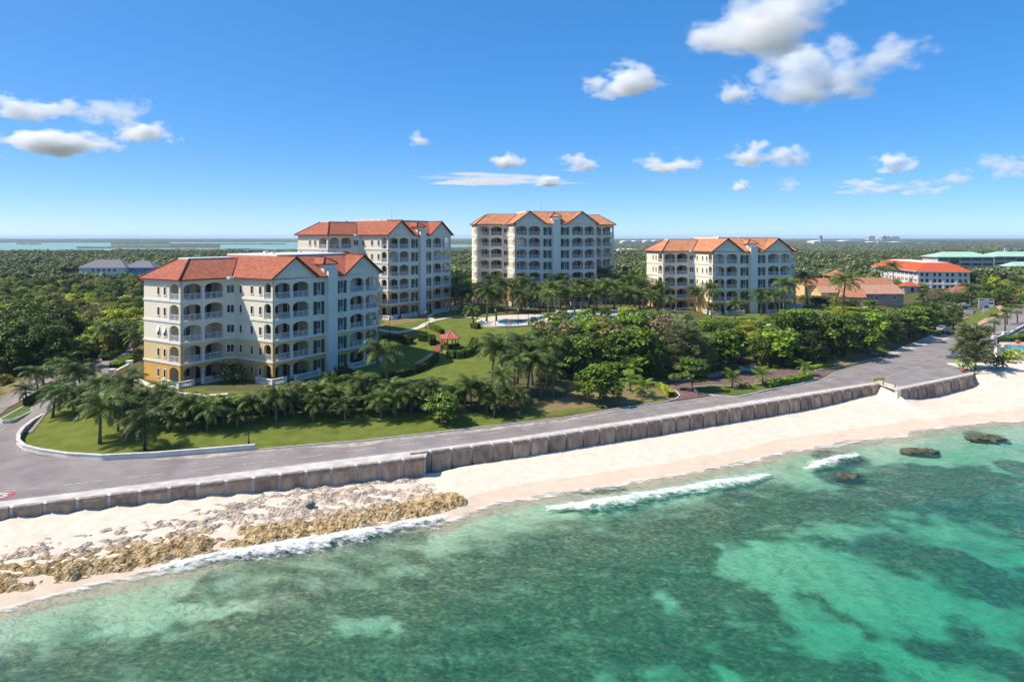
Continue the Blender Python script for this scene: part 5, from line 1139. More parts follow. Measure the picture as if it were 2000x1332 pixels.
# greenery between and behind the blocks
for poly, step, seed, place, ks, hr in [
      ([(-92,135),(-66,135),(-60,150),(-62,180),(-85,200)], 6.5, 21, 'between drive and second block', ['mid','bright','olive'], (3,6)),
      ([(-12,222),(40,222),(40,250),(-20,250)], 8, 22, 'behind the tallest block', ['mid','dark','olive'], (4,8)),
      ([(-32,190),(-14,205),(-16,240),(-40,240)], 7, 23, 'between second and tallest block', ['mid','bright','dark'], (4,8)),
      ([(30,212),(40,200),(44,230),(30,232)], 7, 24, 'between the orange-roofed blocks', ['mid','dark','bright'], (4,7)),
      ([(90,205),(112,200),(122,228),(112,240),(95,225)], 7, 25, 'around the low terracotta houses', ['mid','brown','olive','dark'], (2.2,4.2)),
      ([(177,234),(200,234),(206,262),(190,262)], 8.5, 26, 'beside the white hotel', ['dark','mid','olive'], (5,8)),
      ([(152,247),(184,247),(188,264),(154,264)], 5.5, 27, 'in the garden before the hotel', ['brown','dark','mid'], (3.5,6)),
      ([(108,182),(120,184),(126,205),(116,212)], 5.5, 28, 'near the sign boards', ['dark','mid','feather'], (5,7.5))]:
    for (x,y) in scatter(poly, step, 1.8, seed=seed):
        k = rd.choice(ks); LABELLED.append(tree(k, rd.randrange(3), (x,y,G(x,y)), rd.uniform(*hr), '%s tree %s' % (ADJ[k], place), 'trees ' + place))
relabel()

# the far wood: one mass, instanced over points; beyond it a rolling canopy
proto = bpy.data.collections.new('far_wood_leaf_clumps')
def far_kind(key, seed, mat, H, sp, n=260):
    rng = np.random.default_rng(seed); cents = [(rng.normal()*sp*.4,rng.normal()*sp*.4,H*rng.uniform(.35,.85)) for _ in range(6)]
    C, N, S = clump_leaves(rng, cents, [sp*.55]*6, n/(6*(sp*.55)**2), flat=.7, size=(.8,1.5), up=1.5); return leaf_mesh(key, C, N, S, mat, aspect=1.2, rng=rng)
L_far = [leafmat('far_leaf_a', (0.095,0.135,0.048), (0.236,0.288,0.095),trans=.15), leafmat('far_leaf_b', (0.135,0.155,0.061), (0.321,0.338,0.121),trans=.15), leafmat('far_leaf_c', (0.076,0.118,0.046), (0.210,0.273,0.101),trans=.15)]
for i in range(3):
    o = bpy.data.objects.new('far_clump%d'%i, far_kind('far_clump%d'%i, 400+i, L_far[i], 6.5, 3.2)); proto.objects.link(o)
scrub = bpy.data.collections.new('scrub_leaf_clumps')
for i,(kk,j) in enumerate((('olive',0),('yellow',0),('bright',1),('mid',1),('olive',1),('yellow',1),('dark',1),('brown',0))):
    scrub.objects.link(bpy.data.objects.new('scrub_clump%d'%i, T[kk][j][0]))
def gn_forest(name, pts, scl, rot, label, proto=proto):
    me = bpy.data.meshes.new(name); me.from_pydata(pts,[],[]); a = me.attributes.new('scl','FLOAT','POINT'); a.data.foreach_set('value', scl); b = me.attributes.new('rot','FLOAT','POINT'); b.data.foreach_set('value', rot)
    o = link(name, me); ng = bpy.data.node_groups.new(name, 'GeometryNodeTree'); ng.interface.new_socket('Geometry', in_out='INPUT', socket_type='NodeSocketGeometry'); ng.interface.new_socket('Geometry', in_out='OUTPUT', socket_type='NodeSocketGeometry')
    N_, Lk = ng.nodes, ng.links; gi = N_.new('NodeGroupInput'); go = N_.new('NodeGroupOutput'); ip = N_.new('GeometryNodeInstanceOnPoints'); ci = N_.new('GeometryNodeCollectionInfo'); ci.inputs['Collection'].default_value = proto; ci.inputs['Separate Children'].default_value = True; ci.inputs['Reset Children'].default_value = True
    s_ = N_.new('GeometryNodeInputNamedAttribute'); s_.data_type = 'FLOAT'; s_.inputs['Name'].default_value = 'scl'; r_ = N_.new('GeometryNodeInputNamedAttribute'); r_.data_type = 'FLOAT'; r_.inputs['Name'].default_value = 'rot'
    cx_ = N_.new('ShaderNodeCombineXYZ'); Lk.new(r_.outputs['Attribute'], cx_.inputs[2])
    Lk.new(gi.outputs[0], ip.inputs['Points']); Lk.new(ci.outputs[0], ip.inputs['Instance']); ip.inputs['Pick Instance'].default_value = True
    Lk.new(cx_.outputs[0], ip.inputs['Rotation']); Lk.new(s_.outputs['Attribute'], ip.inputs['Scale']); Lk.new(ip.outputs[0], go.inputs[0])
    md = o.modifiers.new('trees','NODES'); md.node_group = ng; return tag(o, label, 'wood', kind='stuff')
CLEAR = []
def far_points():
    rd = random.Random(99); P, S, Q = [], [], []; y = 172.0
    while y < 1010:
        st = 5.0 + max(0,y-236)*0.006; x = -0.80*y-40
        while x < 0.80*y+60:
            a, b = x+rd.uniform(-st*.5,st*.5), y+rd.uniform(-st*.5,st*.5); x += st
            if b < 252 and -88 < a < 190: continue
            if b < 175 or (a > 0 and b < 240): continue
            if b > 420 and fbm(a*.005,b*.005,8) > .42: continue
            if any(x0 < a < x1 and y0 < b < y1 for x0,x1,y0,y1 in CLEAR): continue
            z = G(a,b) if b < 355 and abs(a) < 390 else -1.2; P.append((a,b,z-.6)); S.append(rd.uniform(.65,1.25)*(0.82 if a < -60 and b < 420 else 1.0)*(0.42 if -305 < a < -200 and 370 < b < 450 else 1.0)*(1+0.25*fbm(a*.01,b*.01,5))); Q.append(rd.uniform(0,6.28))
        y += st*.9
    return P, S, Q
CLEAR += [(95,185,215,300),(184,232,290,385),(290,440,430,530),(-300,-232,425,478)]
ug = [(x,y,G(x,y)-.5) for x,y in scatter([(a,b) for a,b in WOOD], 2.3, 1.0, seed=77)]
ug += [(x,y,G(x,y)-.4) for x,y in scatter(LEFT, 3.0, 1.2, keep=lambda x,y: abs(x/y) < .86, seed=78)]
rd2 = random.Random(5)
gn_forest('undergrowth', ug, [rd2.uniform(.22,.42) for _ in ug], [rd2.uniform(0,6.28) for _ in ug], 'low leafy undergrowth beneath the trees of the two near woods', scrub)
P_, S_, Q_ = far_points()
nearf = [i for i,p in enumerate(P_) if p[1] < 335]; farf = [i for i,p in enumerate(P_) if p[1] >= 335]
gn_forest('scrub_wood', [P_[i] for i in nearf], [S_[i]*.95 for i in nearf], [Q_[i] for i in nearf], 'mixed olive and yellow-green scrub between the buildings and the far wood', scrub)
P_, S_, Q_ = [[L_[i] for i in farf] for L_ in (P_, S_, Q_)]
gn_forest('far_wood', P_, S_, Q_, 'grey-green pine and scrub wood stretching to the lagoon')
def canopy(name, D0, D1, a0, a1, hmax, label, skip=None, mat=None):
    rows, D = [], D0
    while D < D1: rows.append(D); D *= 1.012
    cols = np.arange(a0, a1, 0.0022); P = []
    for D in rows:
        for a in cols:
            x = a*D; e = min(1,(D-D0)/60+.05); z = -1.2+(hmax if D > 2900 or x > 0 else 2.6)*(0.45+0.9*fbm(x*.035,D*.035,1,3)+0.35*fbm(x*.16,D*.10,4,2))*e
            if skip and skip(x,D): z = -6
            P.append((x,D,z))
    k = len(cols); Fc = [(i*k+j,i*k+j+1,(i+1)*k+j+1,(i+1)*k+j) for i in range(len(rows)-1) for j in range(k-1)]
    me = bpy.data.meshes.new(name); me.from_pydata(P,[],Fc); me.materials.append(mat); me.update(); return tag(link(name, me), label, 'wood', kind='stuff')
M_can = nmat('far_canopy', (0.13,0.145,0.07), (0.06,0.075,0.036), rough=0.95, scale=0.07, bump=2.0, bscale=0.25, detail=8, contrast=(0.35,0.7))
def lagoon_at(x, D):
    a = x/D; px = CX+a*F; py = HY+24.45*F/D
    if px < 150: return 474.5 < py < 490 and not (30 < px < 80 and 476 < py < 478)
    if px < 215: return 474.5 < py < 483 or 486 < py < 490
    if px < 330: return 479 < py < 480.6 or 485 < py < 487.2
    if px < 430: return 473.6 < py < 476.2 or 485 < py < 487.2
    if px < 640: return 473.6 < py < 487.5+.8*math.sin(px*.05) and not (476.4 < py < 478 and 430 < px < 560)
    return 478 < py < 484 and 870 < px < 940
canopy('distant_wood', 985, 12000, -0.82, 0.82, 7.0, 'dark distant wood reaching to the horizon', skip=lagoon_at, mat=M_can)
lg = MB(); lg.quad((-1100,1000,-1.1),(60,1000,-1.1),(300,3400,-1.1),(-3600,3400,-1.1))
tag(lg.build('lagoon_water', nmat('lagoon', (0.20,0.36,0.33),(0.16,0.31,0.30), rough=0.7, scale=0.004)), kind='structure')
# ------------------------------------------------------------------ paths, pools, gazebo
M_path = nmat('pale_path', (0.62,0.55,0.46),(0.52,0.45,0.37), scale=1.2)
M_redpath = nmat('red_brick_path', (0.50,0.19,0.11),(0.38,0.13,0.08), scale=2.5, bump=.02)
M_tanpath = nmat('tan_path', (0.50,0.33,0.20),(0.42,0.27,0.16), scale=1.5)
ribbon('garden_path', gpl([(738,644),(755,648),(780,650),(805,645),(822,639),(836,631),(846,627),(870,622),(895,619),(925,621),(950,622)]), 1.5, M_path, dz=.09)
ribbon('upper_path', gpl([(846,627),(838,618),(870,600),(895,590),(925,596)]), 1.3, M_path, dz=.10)
ribbon('brick_path', gpl([(834,637),(846,643),(858,650),(868,657)]), 1.3, M_redpath, dz=.09)
ribbon('terrace_path', gpl([(845,690),(838,696),(825,705),(812,711)]), 1.0, M_tanpath, dz=.09)
ribbon('side_path', gpl([(266,742),(285,750),(310,760),(345,768),(400,773),(445,770)]), 1.1, M_path, dz=.09)
ribbon('front_path', gpl([(545,757),(570,754),(600,750),(560,757),(520,762)]), 1.4, M_tanpath, dz=.09) 
st = tag(empty('garden_steps', gp(857,680)), 'flight of red brick steps climbing the lawn beside the gazebo', 'steps'); a, b = gp(849,689), gp(866,668); d = (b-a); n_ = 9
for i in range(n_):
    q = a.lerp(b, i/(n_-1)); q.z = G(q.x,q.y); dd = Vector((d.x,d.y,0)).normalized(); s_ = Vector((-dd.y,dd.x,0))
    p0, p1 = q-s_*.75-st.location, q+s_*.75-st.location; mb = MB(); mb.obox((p0.x,p0.y),(p1.x,p1.y),-.28,.28,q.z-st.location.z-.4,q.z-st.location.z+.16); mb.build('step', M_redpath, st)
gz = gp(879,684); gz.z += .1
g = tag(empty('gazebo', gz, .3), 'small open gazebo with red tiled roof on the lawn', 'gazebo')
def hexp(r, k=6): return [(r*math.cos(2*math.pi*i/k),r*math.sin(2*math.pi*i/k)) for i in range(k)]
MB().prism(hexp(1.9),-.6,.12).build('floor', M_tanpath, g); M_post = nmat('red_brown_timber',(0.24,0.075,0.045),(0.17,0.05,0.03),scale=4)
for (x,y) in hexp(1.6): MB().tube([(x,y,.12),(x,y,2.35)],.085,6).build('post', M_post, g)
mb = MB(); hp = hexp(2.25)
for i in range(6): p,q = hp[i],hp[(i+1)%6]; mb.quad((p[0],p[1],2.4),(q[0],q[1],2.4),(0,0,3.75))
rf = mb.build('roof', tilemat('gazebo_tile',(0.62,0.17,0.12),(0.52,0.13,0.09),(0.38,0.09,0.06),.22,.3), g, roofuv=True)
for (x,y) in hp: MB().tube([(x,y,2.42),(0,0,3.78)],.06,5).build('ridge_cap', nmat('pale_ridge',(0.62,0.32,0.26),(0.5,0.22,0.17)), rf)
MB().prism(hexp(2.23),2.26,2.39).build('roof_edge', M_post, g)
# pools
M_pool = nmat('pool_water', (0.06,0.42,0.60),(0.045,0.35,0.53), rough=.06, scale=.8, bump=.02, bscale=2.5, spec=.5)
M_deckp = nmat('pool_deck', (0.66,0.56,0.48),(0.54,0.45,0.38), scale=1.0)
ZP = 4.12
def blob(pts, k=3):
    for _ in range(k): pts = [q for i in range(len(pts)) for q in ((pts[i][0]*.75+pts[(i+1)%len(pts)][0]*.25,pts[i][1]*.75+pts[(i+1)%len(pts)][1]*.25),(pts[i][0]*.25+pts[(i+1)%len(pts)][0]*.75,pts[i][1]*.25+pts[(i+1)%len(pts)][1]*.75))]
    return pts
def pool(label, deck, water):
    o = at(sum(p[0] for p in water)/len(water), sum(p[1] for p in water)/len(water), ZP); e = tag(empty('swimming_pool', o), label, 'pool', 'garden pools')
    def rel(pts): return [(p[0]-o.x,p[1]-o.y) for p in px_poly(blob(pts),ZP)]
    MB().prism(rel(deck),-1.5,0).build('pool_deck', M_deckp, e)
    w = rel(water); m_ = MB(); m_.add([(x,y,.03) for x,y in w],[tuple(range(len(w)))]); me = m_.mesh('pool_water', M_pool)
    if me.polygons[0].normal.z < 0: me.flip_normals()
    link('water', me, e)
    k = len(w); cp = MB()
    for i in range(k): cp.obox(w[i],w[(i+1)%k],-.15,.15,-.1,.07)
    cp.build('pool_edge', M_kerb, e)
pool('nearest blue pool with pale deck at the top of the lawn', [(930,624),(960,617),(1020,614),(1090,612),(1100,622),(1050,634),(1000,637),(950,637),(930,632)], [(972,632),(970,629),(985,622),(1010,625),(1040,622),(1064,615),(1072,618),(1050,626),(1020,632),(990,635)])
pool('middle pool by the rock waterfall below the tallest block', [(1085,616),(1110,604),(1150,603),(1160,612),(1150,620),(1110,624)], [(1098,616),(1112,609),(1138,608),(1146,613),(1130,618),(1110,619)])
pool('far right pool partly hidden by palms', [(1155,613),(1180,604),(1230,603),(1270,606),(1260,613),(1200,616)], [(1166,611),(1190,607),(1232,606),(1246,609),(1225,612),(1190,614)])
for i,(x,y,s) in enumerate([(1084,619,1.1),(1091,616,1.4),(1099,620,.9),(1078,622,.8),(1106,621,.8)]):
    boulder('pool_rock', x, y, s, s*.8, s*.8, 'pale rock of the pool waterfall, %s from the left' % ['second','third','fourth','first','fifth'][i], i*3.1, z=ZP, mat=nmat('pale_rock',(0.52,0.40,0.30),(0.36,0.27,0.20),scale=2,bump=.05))
sw_ = tag(empty('pool_stair', at(948,634,ZP)), 'white pool stair with side wall at the left end of the pool deck', 'stairs')
for i in range(5): MB().box(-1.2+i*.5,-.7+i*.5,-.9,.9,-1.6,.1+.22*(4-i)).build('step', M_kerb, sw_)

# ------------------------------------------------------------------ lamp posts
M_black = nmat('black_metal',(0.012,0.012,0.013),(0.02,0.02,0.02),rough=.45,scale=3)
def lamp(p, h, label, arm=True):
    e = tag(empty('lamp_post', p), label, 'lamp post', 'black lamp posts'); MB().tube([(0,0,0),(0,0,.5),(0,0,.55),(0,0,h)],[.11,.11,.06,.045],8).build('post', M_black, e)
    if arm:
        MB().tube([(0,0,h-.1),(.25,0,h+.15),(.6,0,h+.18)],.03,6).build('arm', M_black, e); MB().tube([(.45,0,h+.17),(.75,0,h+.17),(.95,0,h+.12)],[.05,.12,.06],8).build('lamp_head', M_black, e)
    else:
        MB().tube([(0,0,h),(0,0,h+.12),(0,0,h+.4),(0,0,h+.5)],[.06,.13,.16,.04],8).build('lamp_head', nmat('lamp_glass',(0.55,0.53,0.48),(0.45,0.43,0.4),rough=.3), e)
lamp(gp(486,869), 5.6, 'tall black lamp post at the end of the low white wall')
lamp(gp(283,880), 5.4, 'tall black lamp post among the corner palms')
lamp(gp(215,724), 6.0, 'tall black lamp post beside the drive median')
lamp(gp(272,664), 6.0, 'black lamp post at the drive behind the nearest block'); lamp(gp(266,660), 6.0, 'second black lamp post close behind on the drive')
for x,y,l in ((761,655,'thin black garden lamp at the curved path near the nearest block'),(832,641,'thin black garden lamp at the path fork'),(968,637,'black garden lamp at the near side of the first pool'),(1012,636,'black garden lamp in front of the middle of the first pool'),(1032,631,'black garden lamp behind the first pool bend'),(885,622,'thin garden lamp on the shaded lawn')): lamp(gp(x,y), 3.2, l, False)

# ------------------------------------------------------------------ garden walls and gates
M_ywall = stucco('yellow_garden_wall',(0.66,0.50,0.26),(0.56,0.42,0.21))
def gwall(name, label, pts, h, mat, pillars=True, cap=True, t=.25):
    P = gpl(pts); e = tag(empty(name, P[0]), label, 'wall'); q = [(p-P[0]) for p in P]
    for a, b in zip(q,q[1:]):
        MB().obox((a.x,a.y),(b.x,b.y),-t/2,t/2,(a.z-.5,b.z-.5),(a.z+h,b.z+h)).build('wall_body', mat, e)
        if cap: MB().obox((a.x,a.y),(b.x,b.y),-t/2-.06,t/2+.06,(a.z+h+.003,b.z+h+.003),(a.z+h+.10,b.z+h+.10)).build('coping', M_white, e)
    if pillars:
        for a in q: MB().box(a.x-.4,a.x+.4,a.y-.4,a.y+.4,a.z-.4,a.z+h+.45).build('pillar', M_white, e); MB().box(a.x-.5,a.x+.5,a.y-.5,a.y+.5,a.z+h+.453,a.z+h+.6).build('pillar_cap', M_white, e)
gwall('entrance_wall','low yellow entrance wall with white pillars beside the drive',[(219,742),(253,724)],1.2,M_ywall)
gwall('gate_wall','low white wall with pillar before the orange-roofed block',[(1503,652),(1529,649),(1545,645)],1.4,M_pier)
gwall('garden_wall','white garden wall with pillar behind the tiered trees',[(1690,612),(1732,617),(1755,621)],1.3,M_white)
gwall('hidden_wall','white boundary wall half hidden behind the roadside hedge',[(372,812),(430,806),(500,800),(560,795)],0.9,M_white,False)
gwall('hotel_wall','yellow wall with white pillar beside the inland road',[(1942,672),(1962,664)],1.4,M_ywall)
gwall('planter_wall','long low yellow wall along the inland road right of the fan palms',[(1964,660),(1990,645),(2020,630)],.7,M_ywall,False)
# hotel pool at the right edge
zq = -.9; o = at(1990,684,zq); e = tag(empty('hotel_pool', o), 'bright blue hotel pool with orange terrace at the right edge', 'pool')
def relp(pts): return [(p[0]-o.x,p[1]-o.y) for p in px_poly(pts,zq)]
MB().prism(relp([(1940,690),(1952,668),(2080,668),(2080,692)]),-1.2,0).build('terrace', nmat('orange_terrace',(0.62,0.38,0.22),(0.54,0.32,0.18),scale=1.2), e)
w = relp([(1950,687),(1957,673),(2075,676),(2075,690)]); m_ = MB().add([(x,y,.02) for x,y in w],[tuple(range(4))]).mesh('water', nmat('bright_pool',(0.03,0.36,0.58),(0.02,0.30,0.50),rough=.06,scale=1,spec=.5))
if m_.polygons[0].normal.z < 0: m_.flip_normals()
link('water', m_, e)
w2 = relp([(1948,690),(2080,695)]); MB().obox(w2[0],w2[1],-.2,.2,-1.2,.12).build('pool_edge', M_white, e)
gwall('pool_wall','white terrace wall at the hotel pool above the beach',[(1948,698),(1962,697)],2.1,M_white,True,True,.4)
def pot(px, py, z, r, label):
    e = tag(empty('plant_pot', at(px,py,z)), label, 'pot', 'terracotta pots'); MB().tube([(0,0,0),(0,0,r*.9),(0,0,r*1.5),(0,0,r*1.5)],[r*.62,r*.95,r*.9,r*.75],12).build('pot_body', nmat('terracotta',(0.44,0.15,0.075),(0.34,0.11,0.055),scale=4), e, smooth_=True)
    MB().tube([(0,0,r*1.42),(0,0,r*1.62)],r*1.02,12).build('rim', MATS['terracotta'], e)
pot(1881,727,ZR,.42,'terracotta pot at the end of the short sea wall'); pot(1988,671,zq,.5,'terracotta pot on the hotel pool terrace')
e = tag(empty('road_barrier', at(1716,747,ZR+.05)), 'yellow road barrier closing the beach ramp', 'barrier'); dd = (at(1728,745.5,ZR)-at(1705,748,ZR)); L = dd.length; e.rotation_euler = (0,0,math.atan2(dd.y,dd.x))
M_yel = nmat('yellow_paint',(0.62,0.47,0.06),(0.5,0.37,0.05),scale=3); MB().box(-L/2,L/2,-.05,.05,.35,.8).build('board', M_yel, e)
for s in (-1,1): MB().box(s*L*.42-.05,s*L*.42+.05,-.25,.25,0,.06).box(s*L*.42-.04,s*L*.42+.04,-.04,.04,.06,.35).build('foot', M_yel, e)
for x,y,l in ((1725,752,'short concrete bollard at the top of the beach ramp, left side'),(1748,757,'short concrete bollard at the top of the beach ramp, right side')):
    MB_ = MB().tube([(0,0,0),(0,0,.5),(0,0,.58)],[.12,.12,.05],8); tag(MB_.build('bollard', M_cop, None, at(x,y,ZR)), l, 'bollard', 'ramp bollards')
b1 = WALL_C[0]
b2 = MB(); b2.box(-.25,.35,-.3,.35,-3.2,.2); tag(b2.build('ramp_pier', M_conc, None, (b1.x-.1,b1.y,ZR)), 'pale square pier at the start of the short sea wall', 'pier')
b3 = MB().box(-1.0,1.0,-.22,.22,.38,.46).box(-.8,-.6,-.18,.18,0,.38).box(.6,.8,-.18,.18,0,.38); b3_ = tag(empty('roadside_bench', gp(1706,694)), 'pale bench on the verge under the corner tree', 'bench')
MB().box(-1.0,1.0,-.22,.22,.38,.46).build('seat', M_ywall, b3_)
for s in (-.7,.7): MB().box(s-.1,s+.1,-.18,.18,-.1,.377).build('leg', M_ywall, b3_)

# ------------------------------------------------------------------ cars
def car(p, rz, col, label, L=4.4, Wd=1.75, H=1.48, name='parked_car'):
    e = tag(empty(name, p, rz), label, 'car', 'cars parked near the road'); paint = nmat('car_paint_%s'%label.split()[0], col, tuple(v*.85 for v in col), rough=.25, scale=.5, spec=.6)
    prof = [(-L/2,.35),(-L/2,.78),(-L*.46,.92),(-L*.30,H*.96),(L*.06,H),(L*.24,.98),(L*.46,.80),(L/2,.62),(L/2,.35)]
    mb = MB(); k = len(prof)
    vs_ = []
    for (x,z) in prof:
        w = Wd/2*(1 if z < .95 else .82); vs_ += [(x,-w,z),(x,w,z)]
    mb.add(vs_, [(2*i,2*i+1,2*((i+1)%k)+1,2*((i+1)%k)) for i in range(k)]+[tuple(2*i for i in range(k-1,-1,-1)),tuple(2*i+1 for i in range(k))])
    mb.build('body', paint, e)
    for s in (-1,1):
        w = Wd/2*.915; MB().add([(-L*.30,s*w*.985,.97),(L*.20,s*w*.985,.97),(L*.05,s*(Wd/2*.835),H*.95),(-L*.27,s*(Wd/2*.835),H*.92)],[(0,1,2,3)]).build('side_window', M_glass, e)
        for x in (-L*.31,L*.31):
            wh = MB().tube([(x,s*(Wd/2-.2),.32),(x,s*(Wd/2+.02),.32)],.32,14).build('wheel', M_black, e); MB().tube([(x,s*(Wd/2+.0),.32),(x,s*(Wd/2+.035),.32)],.18,10).build('rim', nmat('alloy',(0.5,0.5,0.5),(0.4,0.4,0.4),rough=.3,metal=.8), wh)
        MB().box(L/2-.06,L/2+.012,s*Wd*.36-.18,s*Wd*.36+.18,.58,.7).build('headlight', M_white, e)
    MB().quad((L*.245,-Wd*.40,.985),(L*.245,Wd*.40,.985),(L*.075,Wd*.38,H*.985),(L*.075,-Wd*.38,H*.985)).build('windscreen', M_glass, e).location.z = .012
    MB().quad((-L*.455,Wd*.40,.95),(-L*.455,-Wd*.40,.95),(-L*.315,-Wd*.38,H*.94),(-L*.315,Wd*.38,H*.94)).build('rear_window', M_glass, e).location.z = .012
    return e
car(at(1868,697,ZR), -2.2, (0.02,0.05,0.22), 'blue car parked beside the casuarina tree')
car(gp(1852,652), .7, (0.05,0.05,0.055), 'dark grey car in the shade at the end of the wood'); car(gp(1842,646), .7, (0.4,0.4,0.42), 'silver car half hidden by the wood near the sign boards')
car(gp(1877,604), .3, (0.02,0.02,0.022), 'black car on the grass left of the sign boards'); car(gp(1869,607), .3, (0.10,0.03,0.07), 'purple car beside the black one near the sign boards'); car(gp(1857,606), .3, (0.7,0.7,0.7), 'white saloon car nearest the wood on the grass'); car(gp(1884,600), .3, (0.72,0.72,0.72), 'white car behind the black one near the sign boards')
car(gp(1831,580), -1.2, (0.75,0.75,0.75), 'white van parked before the hotel', 5.0, 1.9, 2.0, 'parked_van'); car(gp(1774,571), 0, (0.02,0.02,0.02), 'dark car by the hotel gatehouse, left one'); car(gp(1794,571), 0, (0.025,0.03,0.03), 'dark car by the hotel gatehouse, right one'); car(gp(1990,560), 0, (0.03,0.03,0.05), 'dark car on the far road at the right edge')

# ------------------------------------------------------------------ signs on the far lawn
def board(px0, px1, py_top, py_foot, leg, label, face, rows=None, name='sign_board', D=None):
    f = gp((px0+px1)/2, py_foot); s = f.y/F; w = (px1-px0)*s; h = (py_foot-py_top)*s
    e = tag(empty(name, f), label, 'sign', 'boards on the far lawn'); MB().box(-w/2,w/2,-.06,.06,leg,h).build('panel', face, e)
    for x in (-w/2+.08,w/2-.08): MB().box(x-.05,x+.05,.062,.15,-.3,h).build('post', M_white, e)
    for (a,b,c,d_,col) in rows or []: MB().box(-w/2+a*w,-w/2+b*w,-.075,-.061,leg+c*(h-leg),leg+d_*(h-leg)).build('printed_field', nmat('print_%s'%col, {'dark':(.05,.045,.05),'blue':(.45,.52,.62),'lilac':(.52,.48,.60),'white':(.75,.74,.72),'brown':(.12,.07,.06),'red':(.5,.05,.06)}[col], None, scale=6), e)
    return e
board(1911,1942,583,604,.35,'large cream notice board with printed panels on the far lawn',nmat('cream_board',(0.66,0.58,0.40),(0.58,0.5,0.34)),[(.06,.36,.82,.92,'brown'),(.66,.94,.80,.90,'dark'),(.06,.36,.12,.78,'blue'),(.38,.63,.30,.78,'lilac'),(.66,.94,.42,.58,'dark'),(.66,.94,.08,.40,'white'),(.38,.63,.03,.25,'brown')])
board(1920,1930,603,613,.9,'small blank white sign in front of the large notice board',M_white)
board(1884,1906,606,616,.5,'white banner with red end stretched between posts on the far lawn',M_white,[(.76,.96,.1,.9,'red')])
board(1866,1871,635,645,.9,'small pale roadside sign at the edge of the far lawn',M_white)
board(1979,1984,577,585,.6,'small white sign by the far junction',M_white)
boulder('lawn_boulder', 1886, 622, .9,.6,.5,'brown boulder on the far lawn, upper one',4.4,z=-1.4); boulder('lawn_boulder', 1871, 629, 1.0,.6,.5,'brown boulder on the far lawn, lower one',8.4,z=-1.4)
ribbon('brick_pavement', gpl([(1880,652),(1905,638),(1935,622),(1958,613),(1961,608),(1950,598),(1945,592),(1990,578)]), 2.2, nmat('orange_paving',(0.55,0.33,0.22),(0.46,0.27,0.17),scale=2), dz=.12)

# ------------------------------------------------------------------ other buildings
def hiproof(bld, x0,x1,y0,y1,ze,H,mat,run=None,deck=None,over=.7,name='roof'):
    x0-=over;x1+=over;y0-=over;y1+=over; run = run or min(x1-x0,y1-y0)/2; mb = MB(); q = [(x0,y0,ze),(x1,y0,ze),(x1,y1,ze),(x0,y1,ze)]; t = [(x0+run,y0+run,ze+H),(x1-run,y0+run,ze+H),(x1-run,y1-run,ze+H),(x0+run,y1-run,ze+H)]
    for i in range(4): j=(i+1)%4; mb.quad(q[i],q[j],t[j],t[i])
    mb.quad(*t); r = mb.build(name, mat, bld, roofuv=True); MB().box(x0+.02,x1-.02,y0+.02,y1-.02,ze-.3,ze-.006).build('eaves', deck or M_white, r); return r
def gableroof(bld, x0,x1,y0,y1,ze,H,mat,wall,over=.5):
    """ridge along x"""
    ym=(y0+y1)/2; k=H/((y1-y0)/2); mb=MB(); a=y0-over;b=y1+over; za=ze-over*k
    for t in (0,):
        mb.quad((x0-over,a,za),(x1+over,a,za),(x1+over,ym,ze+H),(x0-over,ym,ze+H)); mb.quad((x1+over,b,za),(x0-over,b,za),(x0-over,ym,ze+H),(x1+over,ym,ze+H))
    r = mb.build('roof', mat, bld, roofuv=True); md = r.modifiers.new('thickness','SOLIDIFY'); md.thickness=.18; md.offset=-1
    for x in (x0,x1): MB().add([(x-.1,y0,ze-.01),(x-.1,y1,ze-.01),(x-.1,ym,ze+H-.2),(x+.1,y0,ze-.01),(x+.1,y1,ze-.01),(x+.1,ym,ze+H-.2)],[(2,1,0),(3,4,5),(0,1,4,3),(1,2,5,4),(2,0,3,5)]).build('gable_wall', wall, bld)
    return r
M_hotelw = nmat('hotel_white',(0.76,0.74,0.72),(0.68,0.66,0.64),scale=.4); M_orange = tilemat('bright_orange_tile',(0.66,0.135,0.045),(0.60,0.115,0.038),(0.52,0.095,0.034))
M_grn = nmat('pale_green_metal_roof',(0.40,0.62,0.46),(0.34,0.54,0.40),rough=.5,scale=.2,stretch=(6,.3,.3)); M_offw = nmat('office_wall',(0.60,0.55,0.48),(0.52,0.48,0.42),scale=.4); M_grey = nmat('grey_shingle',(0.20,0.19,0.21),(0.15,0.145,0.16),scale=1.5)
M_blue = nmat('blue_boarding',(0.10,0.30,0.62),(0.08,0.25,0.54),scale=2,stretch=(1,1,6)); M_terra = tilemat('terracotta_tile',(0.56,0.25,0.14),(0.48,0.20,0.11),(0.36,0.14,0.08)); M_pinkt = tilemat('pink_clay_tile',(0.58,0.34,0.24),(0.52,0.29,0.20),(0.40,0.21,0.14)); M_yw = stucco('warm_yellow_wall',(0.74,0.50,0.24),(0.66,0.44,0.20)); M_mauve = nmat('brown_wall',(0.38,0.28,0.22),(0.32,0.23,0.18),scale=.8)
